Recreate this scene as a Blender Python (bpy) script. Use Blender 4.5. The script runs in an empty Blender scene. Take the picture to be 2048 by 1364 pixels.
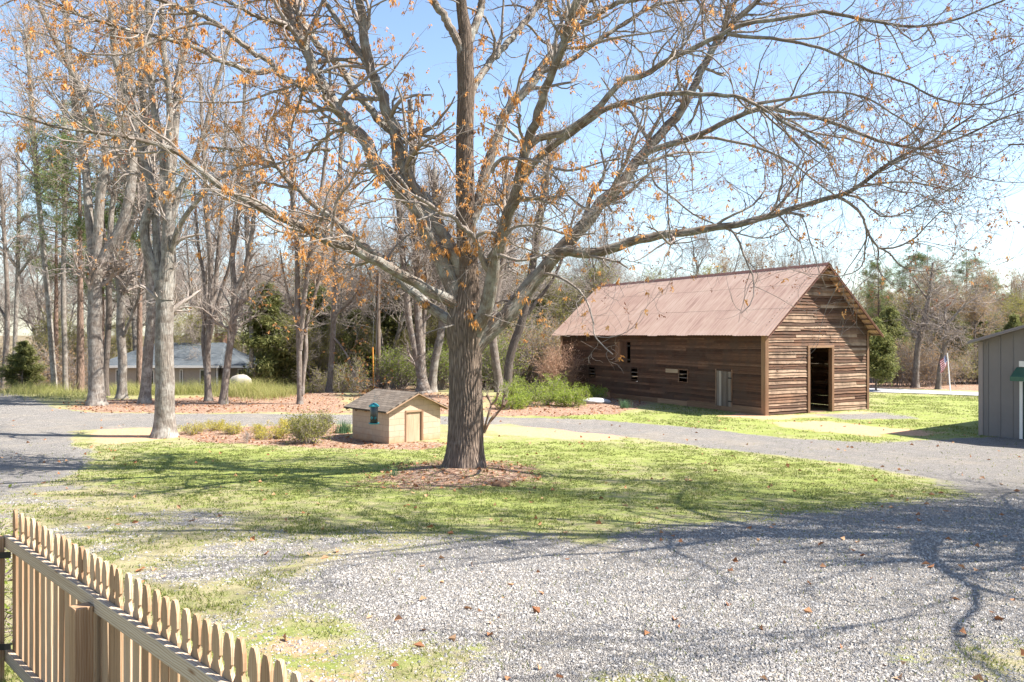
import bpy, math, random
import numpy as np
from mathutils import Vector, Matrix
R = math.radians
SC = bpy.context.scene
COL = SC.collection
rng = np.random.default_rng(7)
random.seed(7)
FX, CX, HY, CAMZ = 1600.0, 1024.0, 671.0, 2.55

# ---------------------------------------------------------------- terrain
OAKX, OAKY = -1.19, 19.3
def sstep(a, b, x):
    t = np.clip((np.asarray(x, float) - a) / (b - a), 0, 1)
    return t * t * (3 - 2 * t)
_TAB = np.random.default_rng(11).random((8, 256, 256))
def vnoise(x, y, s=0):
    x = np.asarray(x, float); y = np.asarray(y, float)
    xi = np.floor(x).astype(int); yi = np.floor(y).astype(int)
    fx = x - xi; fy = y - yi
    fx = fx * fx * (3 - 2 * fx); fy = fy * fy * (3 - 2 * fy)
    T = _TAB[s % 8]
    a = T[yi & 255, xi & 255]; b = T[yi & 255, (xi + 1) & 255]
    c = T[(yi + 1) & 255, xi & 255]; d = T[(yi + 1) & 255, (xi + 1) & 255]
    return (a * (1 - fx) + b * fx) * (1 - fy) + (c * (1 - fx) + d * fx) * fy
def fbm(x, y, o=4, s=0):
    v = 0; a = .5; t = 0
    for i in range(o):
        v = v + a * vnoise(np.asarray(x) * 2 ** i + i * 17.3, np.asarray(y) * 2 ** i + i * 9.1, s + i); t += a; a *= .5
    return v / t
def gz(x, y):
    x = np.asarray(x, float); y = np.asarray(y, float)
    z = -1.05 * sstep(3, 28, y)
    r2 = (x - OAKX) ** 2 + (y - OAKY) ** 2
    z = z + .17 * np.exp(-r2 / 2.6)
    z = z - 1.5 * sstep(50, 60, y) * sstep(-7, -13, x) * (1 - sstep(75, 95, y))
    z = z + 3.5 * sstep(95, 260, y) * sstep(90, 30, x)
    z = z + .05 * (fbm(x * .35, y * .35, 3, 2) - .5) * sstep(5, 9, y)
    return z
def gzf(x, y): return float(gz(x, y))
def P(px, py, d): return np.array([(px - CX) / FX * d, d, CAMZ - (py - HY) / FX * d])
def G(px, py):
    d = (CAMZ + 1) * FX / (py - HY)
    for _ in range(30):
        d = .5 * d + .5 * (CAMZ - gzf((px - CX) / FX * d, d)) * FX / (py - HY)
    x = (px - CX) / FX * d
    return np.array([x, d, gzf(x, d)])

# ---------------------------------------------------------------- mesh helpers
def new_obj(name, me, mat=None, parent=None):
    o = bpy.data.objects.new(name, me); COL.objects.link(o)
    if mat is not None:
        for m in (mat if isinstance(mat, (list, tuple)) else [mat]): me.materials.append(m)
    if parent is not None: o.parent = parent
    return o
def tag(o, label=None, cat=None, group=None, kind=None):
    if label: o['label'] = label
    if cat: o['category'] = cat
    if group: o['group'] = group
    if kind: o['kind'] = kind
    return o
def empty(name, loc=(0, 0, 0), rz=0, label=None, cat=None, group=None):
    o = bpy.data.objects.new(name, None); COL.objects.link(o)
    o.location = loc; o.rotation_euler = (0, 0, rz); o.empty_display_size = .2
    return tag(o, label, cat, group)
def raw_mesh(name, V, F, uv=None, smooth=False, attrs=None, midx=None):
    """V (n,3); F list of int arrays (k,3)/(k,4); uv list of arrays (k,c,2)"""
    me = bpy.data.meshes.new(name)
    V = np.asarray(V, np.float32)
    if not isinstance(F, (list, tuple)): F = [F]
    F = [np.asarray(f, np.int32) for f in F if len(f)]
    me.vertices.add(len(V)); me.vertices.foreach_set('co', V.ravel())
    nl = sum(f.size for f in F); npoly = sum(len(f) for f in F)
    me.loops.add(nl); me.polygons.add(npoly)
    me.loops.foreach_set('vertex_index', np.concatenate([f.ravel() for f in F]))
    st = []; o = 0
    for f in F:
        st.append(o + np.arange(len(f)) * f.shape[1]); o += f.size
    me.polygons.foreach_set('loop_start', np.concatenate(st).astype(np.int32))
    if uv is not None:
        l = me.uv_layers.new(name='UVMap')
        l.data.foreach_set('uv', np.concatenate([np.asarray(u, np.float32).reshape(-1) for u in uv]))
    if midx is not None: me.polygons.foreach_set('material_index', np.asarray(midx, np.int32))
    me.polygons.foreach_set('use_smooth', np.full(npoly, bool(smooth)))
    if attrs:
        for k, a in attrs.items():
            at = me.attributes.new(k, 'FLOAT', 'POINT'); at.data.foreach_set('value', np.asarray(a, np.float32))
    me.update(calc_edges=True); me.validate()
    return me

def nrm(v): return v / np.maximum(np.linalg.norm(v, axis=-1, keepdims=True), 1e-9)

class Tubes:
    """collects batches of polylines (N,m,3) with radii (N,m) and makes one mesh of tapered tubes"""
    def __init__(s): s.V = []; s.F = []; s.U = []; s.n = 0
    def add(s, pts, rad, sides=5, cap=True):
        pts = np.asarray(pts, float); rad = np.asarray(rad, float)
        if pts.ndim == 2: pts = pts[None]; rad = rad[None]
        N, m, _ = pts.shape
        if N == 0: return s
        tan = nrm(np.gradient(pts, axis=1))
        ov = nrm(pts[:, -1] - pts[:, 0])
        ref = np.where(np.abs(ov[:, 2:3]) > .8, np.array([[1., 0, 0]]), np.array([[0, 0, 1.]]))
        ref = np.repeat(ref[:, None], m, 1)
        u = nrm(ref - tan * np.sum(ref * tan, -1, keepdims=True)); w = np.cross(tan, u)
        a = np.arange(sides) / sides * 2 * np.pi
        ring = u[:, :, None] * np.cos(a)[None, None, :, None] + w[:, :, None] * np.sin(a)[None, None, :, None]
        V = pts[:, :, None] + ring * rad[:, :, None, None]
        base = s.n + np.arange(N)[:, None, None] * (m * sides)
        i = np.arange(m - 1)[None, :, None] * sides; j = np.arange(sides)[None, None, :]; j2 = (j + 1) % sides
        f = np.stack([base + i + j, base + i + j2, base + i + sides + j2, base + i + sides + j], -1).reshape(-1, 4)
        ln = np.concatenate([np.zeros((N, 1)), np.cumsum(np.linalg.norm(np.diff(pts, axis=1), axis=-1), 1)], 1)
        rr = np.maximum(rad.max(1), .004)[:, None, None]
        ju = np.arange(sides)[None, None, :] / sides; ju2 = (np.arange(sides)[None, None, :] + 1) / sides
        off = (np.arange(N) * 1.37)[:, None, None]
        U0 = ju * 6.283 * rr + off + 0 * i; U1 = ju2 * 6.283 * rr + off + 0 * i
        V0 = ln[:, :-1, None] + 0 * j; V1 = ln[:, 1:, None] + 0 * j
        uv = np.stack([np.stack([U0, V0], -1), np.stack([U1, V0], -1), np.stack([U1, V1], -1), np.stack([U0, V1], -1)], -2).reshape(-1, 4, 2)
        s.V.append(V.reshape(-1, 3)); s.F.append(f); s.U.append(uv); s.n += N * m * sides
        return s
    def mesh(s, name, smooth=True):
        return raw_mesh(name, np.concatenate(s.V), [np.concatenate(s.F)], [np.concatenate(s.U)], smooth)
    def build(s, name, mat, parent=None): return new_obj(name, s.mesh(name), mat, parent)

class Boxes:
    """oriented boxes (optionally with per corner shaping) collected in one mesh, uv along the longest side"""
    def __init__(s): s.V = []; s.F = []; s.U = []; s.T = []; s.n = 0; s.k = 0
    def hexa(s, c8, tone=None, uvscale=None):
        c = np.asarray(c8, float)   # 0-3 bottom ring, 4-7 top ring
        f = np.array([[0, 3, 2, 1], [4, 5, 6, 7], [0, 1, 5, 4], [1, 2, 6, 5], [2, 3, 7, 6], [3, 0, 4, 7]])
        ex = np.linalg.norm(c[1] - c[0]); ey = np.linalg.norm(c[3] - c[0]); ez = np.linalg.norm(c[4] - c[0])
        loc = np.array([[0, 0, 0], [ex, 0, 0], [ex, ey, 0], [0, ey, 0], [0, 0, ez], [ex, 0, ez], [ex, ey, ez], [0, ey, ez]])
        order = np.argsort([-ex, -ey, -ez]); off = s.k * 3.713; s.k += 1
        L = loc[:, order[0]] + off
        uv = []
        for fc in f:
            o = loc[fc]; rngs = o.max(0) - o.min(0); rngs[order[0]] = -1
            b = int(np.argmax(rngs)); uv.append(np.stack([L[fc], o[:, b] + off * .37], -1))
        s.V.append(c); s.F.append(f + s.n); s.U.append(np.array(uv)); s.n += 8
        s.T.append(np.full(8, random.random() if tone is None else tone)); return s
    def box(s, x0, x1, y0, y1, z0, z1, tone=None):
        return s.hexa([[x0, y0, z0], [x1, y0, z0], [x1, y1, z0], [x0, y1, z0], [x0, y0, z1], [x1, y0, z1], [x1, y1, z1], [x0, y1, z1]], tone)
    def bar(s, a, b, w, h, up=(0, 0, 1), tone=None):
        a = np.array(a, float); b = np.array(b, float); d = nrm(b - a); sd = nrm(np.cross(d, np.array(up, float))); u = np.cross(sd, d)
        return s.hexa([a - sd * w / 2 - u * h / 2, b - sd * w / 2 - u * h / 2, b + sd * w / 2 - u * h / 2, a + sd * w / 2 - u * h / 2,
                       a - sd * w / 2 + u * h / 2, b - sd * w / 2 + u * h / 2, b + sd * w / 2 + u * h / 2, a + sd * w / 2 + u * h / 2], tone)
    def prism(s, poly, fn, tone=None):
        """poly (n,2) -> fn(p, side) 3d; side 0/1"""
        n = len(poly); A = np.array([fn(p, 0) for p in poly]); B = np.array([fn(p, 1) for p in poly])
        base = s.n; V = np.concatenate([A, B]); off = s.k * 3.713; s.k += 1
        pp = np.asarray(poly, float)
        for i in range(1, n - 1):   # fans as degenerate free quads are avoided: use tris stored separately
            s.tri = getattr(s, 'tri', []); s.triu = getattr(s, 'triu', [])
            s.tri.append([base, base + i + 1, base + i]); s.triu.append(np.stack([pp[[0, i + 1, i], 1] + off, pp[[0, i + 1, i], 0] + off * .37], -1))
            s.tri.append([base + n, base + n + i, base + n + i + 1]); s.triu.append(np.stack([pp[[0, i, i + 1], 1] + off, pp[[0, i, i + 1], 0] + off * .37], -1))
        f = []; u = []
        for i in range(n):
            j = (i + 1) % n; f.append([base + i, base + j, base + n + j, base + n + i])
            u.append([[pp[i, 1] + off, 0], [pp[j, 1] + off, 0], [pp[j, 1] + off, .02], [pp[i, 1] + off, .02]])
        s.V.append(V); s.F.append(np.array(f)); s.U.append(np.array(u, float)); s.n += 2 * n
        s.T.append(np.full(2 * n, random.random() if tone is None else tone)); return s
    def mesh(s, name):
        F = [np.concatenate(s.F)]; U = [np.concatenate(s.U)]
        if getattr(s, 'tri', None): F.append(np.array(s.tri)); U.append(np.array(s.triu))
        return raw_mesh(name, np.concatenate(s.V), F, U, False, {'tone': np.concatenate(s.T)})
    def build(s, name, mat, parent=None, bevel=0):
        o = new_obj(name, s.mesh(name), mat, parent)
        if bevel:
            m = o.modifiers.new('bevel', 'BEVEL'); m.width = bevel; m.segments = 2; m.limit_method = 'ANGLE'
        return o

def leaf_mesh(name, C, D, L, W, fold=.25, seed=1):
    """C centres (n,3), D long directions, L lengths, W widths -> folded diamond leaves"""
    r = np.random.default_rng(seed); n = len(C)
    D = nrm(D); s = nrm(np.cross(D, r.normal(size=(n, 3)))); up = np.cross(s, D)
    L = np.broadcast_to(L, (n,))[:, None]; W = np.broadcast_to(W, (n,))[:, None]
    a = C; b = C + D * L * .45 + s * W / 2 + up * W * fold; c = C + D * L; d = C + D * L * .45 - s * W / 2 + up * W * fold
    V = np.stack([a, b, c, d], 1).reshape(-1, 3); i = np.arange(n)[:, None] * 4
    F = [np.concatenate([i + np.array([[0, 1, 2]]), i + np.array([[0, 2, 3]])], 0)]
    return raw_mesh(name, V, F)

# ---------------------------------------------------------------- node helpers
class NT:
    def __init__(s, name, world=False):
        s.m = bpy.data.materials.new(name); s.m.use_nodes = True; s.t = s.m.node_tree; s.t.nodes.clear()
        s.out = s.n('ShaderNodeOutputMaterial')
    def n(s, ty, **kw):
        nd = s.t.nodes.new(ty)
        for k, v in kw.items(): setattr(nd, k, v)
        return nd
    def set(s, sock, v):
        if isinstance(v, bpy.types.NodeSocket): s.t.links.new(v, sock)
        elif v is not None:
            if sock.type == 'RGBA' and not hasattr(v, '__len__'): v = (v, v, v, 1)
            elif sock.type == 'RGBA' and len(v) == 3: v = (*v, 1)
            sock.default_value = v
    def coord(s, k='Object'): return s.n('ShaderNodeTexCoord').outputs[k]
    def mapping(s, v, scale=(1, 1, 1), loc=(0, 0, 0)):
        m = s.n('ShaderNodeMapping'); s.set(m.inputs['Vector'], v); m.inputs['Scale'].default_value = scale; m.inputs['Location'].default_value = loc; return m.outputs[0]
    def noise(s, v=None, scale=5, detail=4, rough=.6, dist=0, col=False):
        m = s.n('ShaderNodeTexNoise'); s.set(m.inputs['Vector'], v); s.set(m.inputs['Scale'], scale); m.inputs['Detail'].default_value = detail; m.inputs['Roughness'].default_value = rough; m.inputs['Distortion'].default_value = dist
        return m.outputs['Color' if col else 'Fac']
    def voro(s, v=None, scale=5, feature='F1', out='Distance', rand=1):
        m = s.n('ShaderNodeTexVoronoi', feature=feature); s.set(m.inputs['Vector'], v); s.set(m.inputs['Scale'], scale); m.inputs['Randomness'].default_value = rand; return m.outputs[out]
    def ramp(s, f, stops, interp='LINEAR'):
        m = s.n('ShaderNodeValToRGB'); s.set(m.inputs[0], f); cr = m.color_ramp; cr.interpolation = interp
        while len(cr.elements) < len(stops): cr.elements.new(.5)
        for e, (p, c) in zip(cr.elements, stops):
            e.position = p; e.color = (c, c, c, 1) if not hasattr(c, '__len__') else (*c[:3], 1)
        return m.outputs[0]
    def mix(s, f, a, b, mode='MIX'):
        m = s.n('ShaderNodeMix', data_type='RGBA', blend_type=mode); s.set(m.inputs[0], f); s.set(m.inputs[6], a); s.set(m.inputs[7], b); return m.outputs[2]
    def math(s, op, a, b=None, c=None):
        m = s.n('ShaderNodeMath', operation=op)
        for i, v in enumerate((a, b, c)):
            if v is not None: s.set(m.inputs[i], v)
        return m.outputs[0]
    def attr(s, name, out='Fac'): return s.n('ShaderNodeAttribute', attribute_name=name).outputs[out]
    def bump(s, h, strength=.5, dist=.02, normal=None):
        m = s.n('ShaderNodeBump'); s.set(m.inputs['Height'], h); m.inputs['Strength'].default_value = strength; m.inputs['Distance'].default_value = dist; s.set(m.inputs['Normal'], normal); return m.outputs[0]
    def rnd(s, k='Random Per Island'): return s.n('ShaderNodeNewGeometry').outputs[k]
    def orand(s): return s.n('ShaderNodeObjectInfo').outputs['Random']
    def bsdf(s, col, rough=.8, normal=None, metal=0, spec=.3, sub=None):
        b = s.n('ShaderNodeBsdfPrincipled'); s.set(b.inputs['Base Color'], col); s.set(b.inputs['Roughness'], rough); s.set(b.inputs['Normal'], normal)
        b.inputs['Metallic'].default_value = metal; b.inputs['Specular IOR Level'].default_value = spec; return b.outputs[0]
    def done(s, sh): s.t.links.new(sh, s.out.inputs['Surface']); return s.m
    def translucent(s, sh, col, f=.4):
        t = s.n('ShaderNodeBsdfTranslucent'); s.set(t.inputs[0], col); m = s.n('ShaderNodeMixShader'); s.set(m.inputs[0], f); s.t.links.new(sh, m.inputs[1]); s.t.links.new(t.outputs[0], m.inputs[2]); return m.outputs[0]
# ---------------------------------------------------------------- materials
def m_bark(name, dark, light, lichen=(.42, .43, .38), lich=.45, su=26, sv=5, bump=1.0):
    t = NT(name); uv = t.coord('UV')
    mp = t.mapping(uv, (su, sv, 1)); n1 = t.noise(mp, 1, 5, .65, .3)
    v1 = t.voro(t.mapping(uv, (su * .9, sv * .55, 1)), 1, 'DISTANCE_TO_EDGE')
    fur = t.math('SMOOTH_MIN', t.math('MULTIPLY', v1, 2.2), .8, .3)
    h = t.math('ADD', t.math('MULTIPLY', fur, .7), t.math('MULTIPLY', n1, .5))
    c = t.ramp(h, [(.15, dark), (.75, light)])
    ob = t.coord('Object'); ln = t.noise(ob, 3.2, 5, .7)
    c = t.mix(t.ramp(ln, [(lich, 0), (lich + .17, .8)]), c, t.mix(t.noise(ob, 30, 3), lichen, tuple(x * .72 for x in lichen)))
    c = t.mix(t.math('MULTIPLY', t.orand(), .3), c, (.16, .13, .11))
    return t.done(t.bsdf(c, .9, t.bump(h, bump, .03), spec=.15))
M = {}
M['oak_bark'] = m_bark('oak bark', (.065, .046, .036), (.27, .205, .16), (.36, .33, .29), .60, 30, 4.5, 1.0)
M['oak_limb'] = m_bark('oak limb bark', (.075, .057, .045), (.29, .23, .185), (.42, .42, .38), .44, 30, 5, .8)
M['oak_twig'] = m_bark('oak twig bark', (.16, .13, .11), (.36, .31, .275), (.36, .35, .32), .5, 30, 8, .1)
M['grey_bark'] = m_bark('pale grey bark', (.075, .062, .052), (.31, .265, .225), (.42, .395, .355), .44, 22, 4, 1.0)
M['brown_bark'] = m_bark('brown bark', (.075, .06, .05), (.27, .22, .185), (.38, .36, .33), .5, 20, 4, .8)
M['dark_bark'] = m_bark('dark bark', (.05, .04, .034), (.17, .14, .12), (.28, .27, .24), .55, 20, 4, .8)
M['pine_bark'] = m_bark('pine bark', (.08, .05, .038), (.30, .20, .15), (.33, .26, .22), .55, 12, 5, .9)
M['twig'] = m_bark('bare twigs', (.19, .155, .135), (.40, .345, .305), (.35, .32, .29), .55, 20, 8, .1)
def m_leaf(name, cols, trans=.45, rough=.6):
    t = NT(name); n = len(cols)
    c = t.ramp(t.rnd(), [(i / max(n - 1, 1), x) for i, x in enumerate(cols)])
    c = t.mix(t.math('MULTIPLY', t.orand(), .25), c, tuple(x * .6 for x in cols[0]))
    return t.done(t.translucent(t.bsdf(c, rough, spec=.2), c, trans))
M['orange_leaf'] = m_leaf('dead oak leaves', [(.42, .19, .06), (.66, .33, .10), (.80, .46, .18), (.68, .40, .19)], .55)
M['bud'] = m_leaf('reddish buds', [(.20, .08, .05), (.34, .15, .08), (.46, .22, .11)], .4)
M['spring_leaf'] = m_leaf('young spring leaves', [(.18, .20, .035), (.34, .34, .07), (.42, .38, .11), (.30, .26, .07)], .5)
M['rust_bud'] = m_leaf('rusty spring buds', [(.34, .21, .10), (.46, .31, .16), (.36, .27, .12)], .45)
M['pine_needle'] = m_leaf('pine needles', [(.08, .125, .04), (.15, .20, .065), (.25, .27, .10)], .35)
M['cedar_leaf'] = m_leaf('cedar sprays', [(.11, .13, .042), (.19, .205, .07), (.30, .29, .11)], .42)
M['olive_leaf'] = m_leaf('azalea leaves', [(.11, .13, .035), (.24, .24, .06), (.42, .38, .11)], .4)
M['lime_leaf'] = m_leaf('bright shrub leaves', [(.16, .22, .03), (.28, .36, .055), (.40, .46, .10)], .5)
M['yellow_leaf'] = m_leaf('yellow low foliage', [(.38, .34, .05), (.58, .50, .09), (.62, .54, .17)], .5)
M['red_twig'] = m_leaf('reddish shoots', [(.40, .23, .15), (.52, .35, .24)], .1)
M['daffodil'] = m_leaf('bluish strap leaves', [(.08, .16, .08), (.16, .26, .13)], .35)
M['blade'] = m_leaf('grass blades', [(.12, .155, .035), (.20, .24, .06), (.29, .315, .09), (.42, .38, .18)], .45)
M['tall_blade'] = m_leaf('tall grass blades', [(.22, .25, .07), (.36, .37, .12), (.52, .46, .22), (.30, .33, .10)], .5)
M['dead_leaf'] = m_leaf('fallen leaves', [(.24, .10, .045), (.40, .19, .09), (.48, .30, .17)], .15)

def m_ground():
    t = NT('ground cover'); ob = t.coord('Object')
    fine = t.noise(ob, 9, 5, .75); med = t.noise(ob, 1.3, 5, .65); big = t.noise(ob, .35, 3, .6)
    jit = t.math('ADD', t.math('MULTIPLY', t.math('SUBTRACT', fine, .5), 1.7), t.math('MULTIPLY', t.math('SUBTRACT', med, .5), 1.5))
    def sel(a, k=1.0):
        v = t.math('ADD', t.attr(a), t.math('MULTIPLY', jit, k * .55)); return t.ramp(v, [(.40, 0), (.60, 1)])
    # gravel
    vc = t.voro(ob, 52, 'F1', 'Color'); vd = t.voro(ob, 52, 'DISTANCE_TO_EDGE')
    sep = t.n('ShaderNodeSeparateColor'); t.set(sep.inputs[0], vc); sr, sg = sep.outputs[0], sep.outputs[1]
    g = t.ramp(sr, [(0, (.155, .146, .140)), (.4, (.275, .262, .252)), (.8, (.39, .372, .355)), (1, (.50, .478, .445))])
    g = t.mix(t.math('MULTIPLY', sg, .35), g, (.36, .31, .25))
    g = t.mix(t.ramp(vd, [(0, .85), (.10, 0)]), g, (.10, .092, .085))
    g = t.mix(t.ramp(t.noise(ob, .55, 6, .7), [(.48, 0), (.68, .6)]), g, t.mix(fine, (.30, .25, .195), (.50, .44, .36)))
    g = t.mix(1, g, t.ramp(t.noise(ob, 4.5, 5, .8), [(.3, .84), (.7, 1.2)]), 'MULTIPLY')
    # grass: straw and green
    gg = t.ramp(t.noise(ob, 26, 4, .8), [(.30, (.125, .155, .038)), (.5, (.225, .26, .070)), (.72, (.34, .35, .12))])
    st = t.ramp(t.noise(ob, 34, 4, .8), [(.3, (.235, .20, .105)), (.55, (.35, .31, .18)), (.75, (.45, .41, .28))])
    dry = t.math('ADD', t.attr('dry'), t.math('MULTIPLY', t.math('SUBTRACT', t.noise(ob, 2.6, 6, .75), .5), 1.9))
    gg = t.mix(1, gg, t.ramp(t.noise(ob, 1.1, 6, .7), [(.32, .78), (.62, 1.08)]), 'MULTIPLY')
    st = t.mix(1, st, t.ramp(t.noise(ob, 3.1, 6, .75), [(.32, .72), (.66, 1.06)]), 'MULTIPLY')
    gr = t.mix(t.ramp(dry, [(.30, 0), (.72, 1)]), gg, st)
    # dirt
    di = t.ramp(t.noise(ob, 14, 6, .75), [(.3, (.36, .20, .115)), (.55, (.50, .31, .19)), (.75, (.60, .43, .29))])
    # litter
    lc = t.voro(t.mapping(ob, (1, 1.4, 1)), 17, 'F1', 'Color'); sp2 = t.n('ShaderNodeSeparateColor'); t.set(sp2.inputs[0], lc)
    li = t.ramp(sp2.outputs[0], [(0, (.10, .055, .036)), (.35, (.25, .14, .092)), (.75, (.40, .26, .18)), (1, (.56, .45, .35))])
    li = t.mix(t.ramp(t.noise(ob, 45, 3), [(.35, .55), (.6, 0)]), li, (.09, .055, .04))
    fw = t.ramp(t.noise(ob, .5, 6, .75), [(.3, (.10, .075, .05)), (.5, (.20, .155, .10)), (.7, (.20, .19, .09))])
    gm = sel('gravel'); dm = sel('dirt'); lm = sel('litter')
    c = t.mix(dm, gr, di); c = t.mix(lm, c, li); c = t.mix(gm, c, g); c = t.mix(t.attr('far'), c, fw)
    hg = t.math('MULTIPLY', t.ramp(vd, [(0, 0), (.35, 1)]), t.math('ADD', .5, sr))
    hh = t.noise(ob, 60, 4, .8)
    h = t.mix(gm, hh, hg)
    return t.done(t.bsdf(c, .95, t.bump(h, 1.0, .02), spec=.12))
M['ground'] = m_ground()
def m_road():
    t = NT('pale worn asphalt'); ob = t.coord('Object')
    c = t.ramp(t.noise(ob, 2, 6, .7), [(.3, (.30, .30, .31)), (.7, (.42, .42, .43))]); return t.done(t.bsdf(c, .9))
M['road'] = m_road()
def m_stone():
    t = NT('loose gravel stone'); c = t.ramp(t.rnd(), [(0, (.155, .146, .140)), (.35, (.255, .244, .236)), (.7, (.36, .343, .325)), (.9, (.37, .32, .26)), (1, (.46, .44, .41))])
    return t.done(t.bsdf(c, .85, spec=.25))
M['stone'] = m_stone()

def m_wood(name, stops, grain=(1.2, 55), tone=.5, warm=None, rough=.85, knots=False, bump=.4, stain=None):
    t = NT(name); uv = t.coord('UV'); ob = t.coord('Object')
    mp = t.mapping(uv, (grain[0], grain[1], 1)); n1 = t.noise(mp, 1, 5, .7, .4); n2 = t.noise(t.mapping(uv, (grain[0] * .5, grain[1] * .16, 1)), 1, 3, .6, .6)
    f = t.math('ADD', t.math('MULTIPLY', n1, .6), t.math('MULTIPLY', n2, .4))
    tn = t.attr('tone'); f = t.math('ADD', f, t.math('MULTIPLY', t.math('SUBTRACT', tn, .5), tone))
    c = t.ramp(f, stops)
    if knots:
        kd = t.voro(t.mapping(uv, (2.2, 9, 1)), 1, 'F1', 'Distance'); c = t.mix(t.ramp(kd, [(.04, .85), (.13, 0)]), c, (.16, .075, .03))
        w = t.n('ShaderNodeTexWave', wave_type='BANDS', bands_direction='Y'); t.set(w.inputs['Vector'], t.mapping(uv, (.35, 1, 1))); w.inputs['Scale'].default_value = 22; w.inputs['Distortion'].default_value = 6; w.inputs['Detail'].default_value = 2; w.inputs['Detail Scale'].default_value = .6
        c = t.mix(t.ramp(w.outputs['Fac'], [(.55, 0), (.95, .5)]), c, (.24, .115, .045))
    if stain: c = t.mix(t.ramp(t.noise(ob, .9, 4, .7), [(.42, 0), (.62, .75)]), c, stain)
    return t.done(t.bsdf(c, rough, t.bump(n1, bump, .01), spec=.2))
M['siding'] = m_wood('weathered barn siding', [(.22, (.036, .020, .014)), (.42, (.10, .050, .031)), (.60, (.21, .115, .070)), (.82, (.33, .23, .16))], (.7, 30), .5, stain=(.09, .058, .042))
M['trim_wood'] = m_wood('newer brown boards', [(.25, (.15, .085, .05)), (.55, (.29, .18, .11)), (.8, (.39, .27, .18))], (.8, 24), .4)
M['old_door'] = m_wood('grey weathered door boards', [(.25, (.11, .085, .068)), (.55, (.27, .22, .18)), (.8, (.40, .345, .29))], (.8, 26), .5)
M['fence_wood'] = m_wood('pressure treated pine', [(.22, (.20, .118, .068)), (.5, (.40, .27, .17)), (.8, (.53, .415, .31))], (.9, 26), .28, knots=True, bump=.2)
M['rail_wood'] = m_wood('weathered pine rail', [(.22, (.27, .20, .14)), (.5, (.47, .39, .30)), (.8, (.60, .53, .44))], (.7, 26), .3, knots=True, bump=.2)
M['ply'] = m_wood('bare plywood', [(.25, (.20, .145, .095)), (.55, (.38, .285, .19)), (.8, (.50, .39, .28))], (1.2, 14), .2)
def m_rust():
    t = NT('rusted corrugated roof'); ob = t.coord('Object')
    st = t.noise(t.mapping(ob, (.5, 5, .5)), 1, 5, .7); b = t.noise(ob, .8, 5, .65); s2 = t.noise(t.mapping(ob, (1.2, 14, 1.2)), 1, 3, .6)
    f = t.math('ADD', t.math('MULTIPLY', st, .5), t.math('ADD', t.math('MULTIPLY', b, .35), t.math('MULTIPLY', s2, .2)))
    c = t.ramp(f, [(.36, (.33, .19, .145)), (.5, (.52, .345, .262)), (.62, (.60, .43, .335)), (.74, (.64, .52, .425))])
    return t.done(t.bsdf(c, .62, t.bump(s2, .2, .01), metal=.15, spec=.3))
M['rust'] = m_rust()
def m_flat(name, col, rough=.6, var=.25, scale=6, metal=0, spec=.3, bump=0):
    t = NT(name); n = t.noise(t.coord('Object'), scale, 5, .7)
    c = t.ramp(n, [(.25, tuple(x * (1 - var) for x in col)), (.75, tuple(min(1, x * (1 + var)) for x in col))])
    return t.done(t.bsdf(c, rough, t.bump(n, bump, .01) if bump else None, metal, spec))
M['rust_dark'] = m_flat('dark rusty ridge cap', (.13, .06, .045), .6)
M['dark_in'] = m_flat('dark interior wood', (.10, .06, .04), .9)
M['earth'] = m_flat('packed earth floor', (.22, .14, .09), .95)
def m_block(name, c1, c2, mortar, sx, sy, off=.5, bump=.4, msize=.012, stain=None):
    t = NT(name); b = t.n('ShaderNodeTexBrick'); t.set(b.inputs['Vector'], t.coord('UV')); b.inputs['Color1'].default_value = (*c1, 1); b.inputs['Color2'].default_value = (*c2, 1); b.inputs['Mortar'].default_value = (*mortar, 1)
    b.inputs['Scale'].default_value = 1; b.inputs['Mortar Size'].default_value = msize; b.inputs['Brick Width'].default_value = sx; b.inputs['Row Height'].default_value = sy; b.inputs['Mortar Smooth'].default_value = .3; b.offset = off
    n = t.noise(t.coord('Object'), 7, 6, .7); n2 = t.noise(t.coord('Object'), 1.7, 4, .7)
    c = t.mix(t.ramp(n, [(.3, .35), (.7, 0)]), b.outputs['Color'], tuple(x * .6 for x in c1))
    c = t.mix(t.ramp(n2, [(.5, 0), (.75, .35)]), c, tuple(x * y for x, y in zip(c1, (.95, .78, .62))))
    if stain:
        sp = t.n('ShaderNodeSeparateXYZ'); t.set(sp.inputs[0], t.coord('UV')); q = t.math('ADD', sp.outputs[1], t.math('MULTIPLY', n2, .9)); c = t.mix(t.ramp(q, [(.42, .75), (.72, 0)]), c, stain)
    h = t.math('ADD', t.math('MULTIPLY', b.outputs['Fac'], -1), t.math('MULTIPLY', n, .4))
    return t.done(t.bsdf(c, .88, t.bump(h, bump, .012), spec=.2))
M['block'] = m_block('cream painted block', (.47, .345, .25), (.52, .395, .29), (.36, .265, .19), .40, .20, .5, .6, .008, (.42, .22, .11))
M['shingle'] = m_block('brown grey shingles', (.13, .105, .085), (.21, .172, .138), (.05, .042, .034), .30, .14, .5, .6, .010)
M['slate'] = m_block('blue grey shingles', (.085, .10, .115), (.115, .13, .145), (.06, .07, .08), .5, .2, .5, .2, .012)
M['brick'] = m_block('red brick', (.27, .11, .075), (.33, .15, .10), (.40, .35, .30), .2, .065, .5, .3, .01)
M['tan_wall'] = m_flat('tan house wall', (.36, .31, .26), .8, .1)
M['white_trim'] = m_flat('white trim', (.74, .72, .68), .6, .06)
M['grey_panel'] = m_flat('grey painted board and batten', (.19, .172, .165), .6, .07, 2)
M['grey_trim'] = m_flat('pale grey trim', (.27, .23, .215), .6, .06, 2)
M['door_green'] = m_flat('dark green door paint', (.022, .05, .045), .4, .15)
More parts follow.
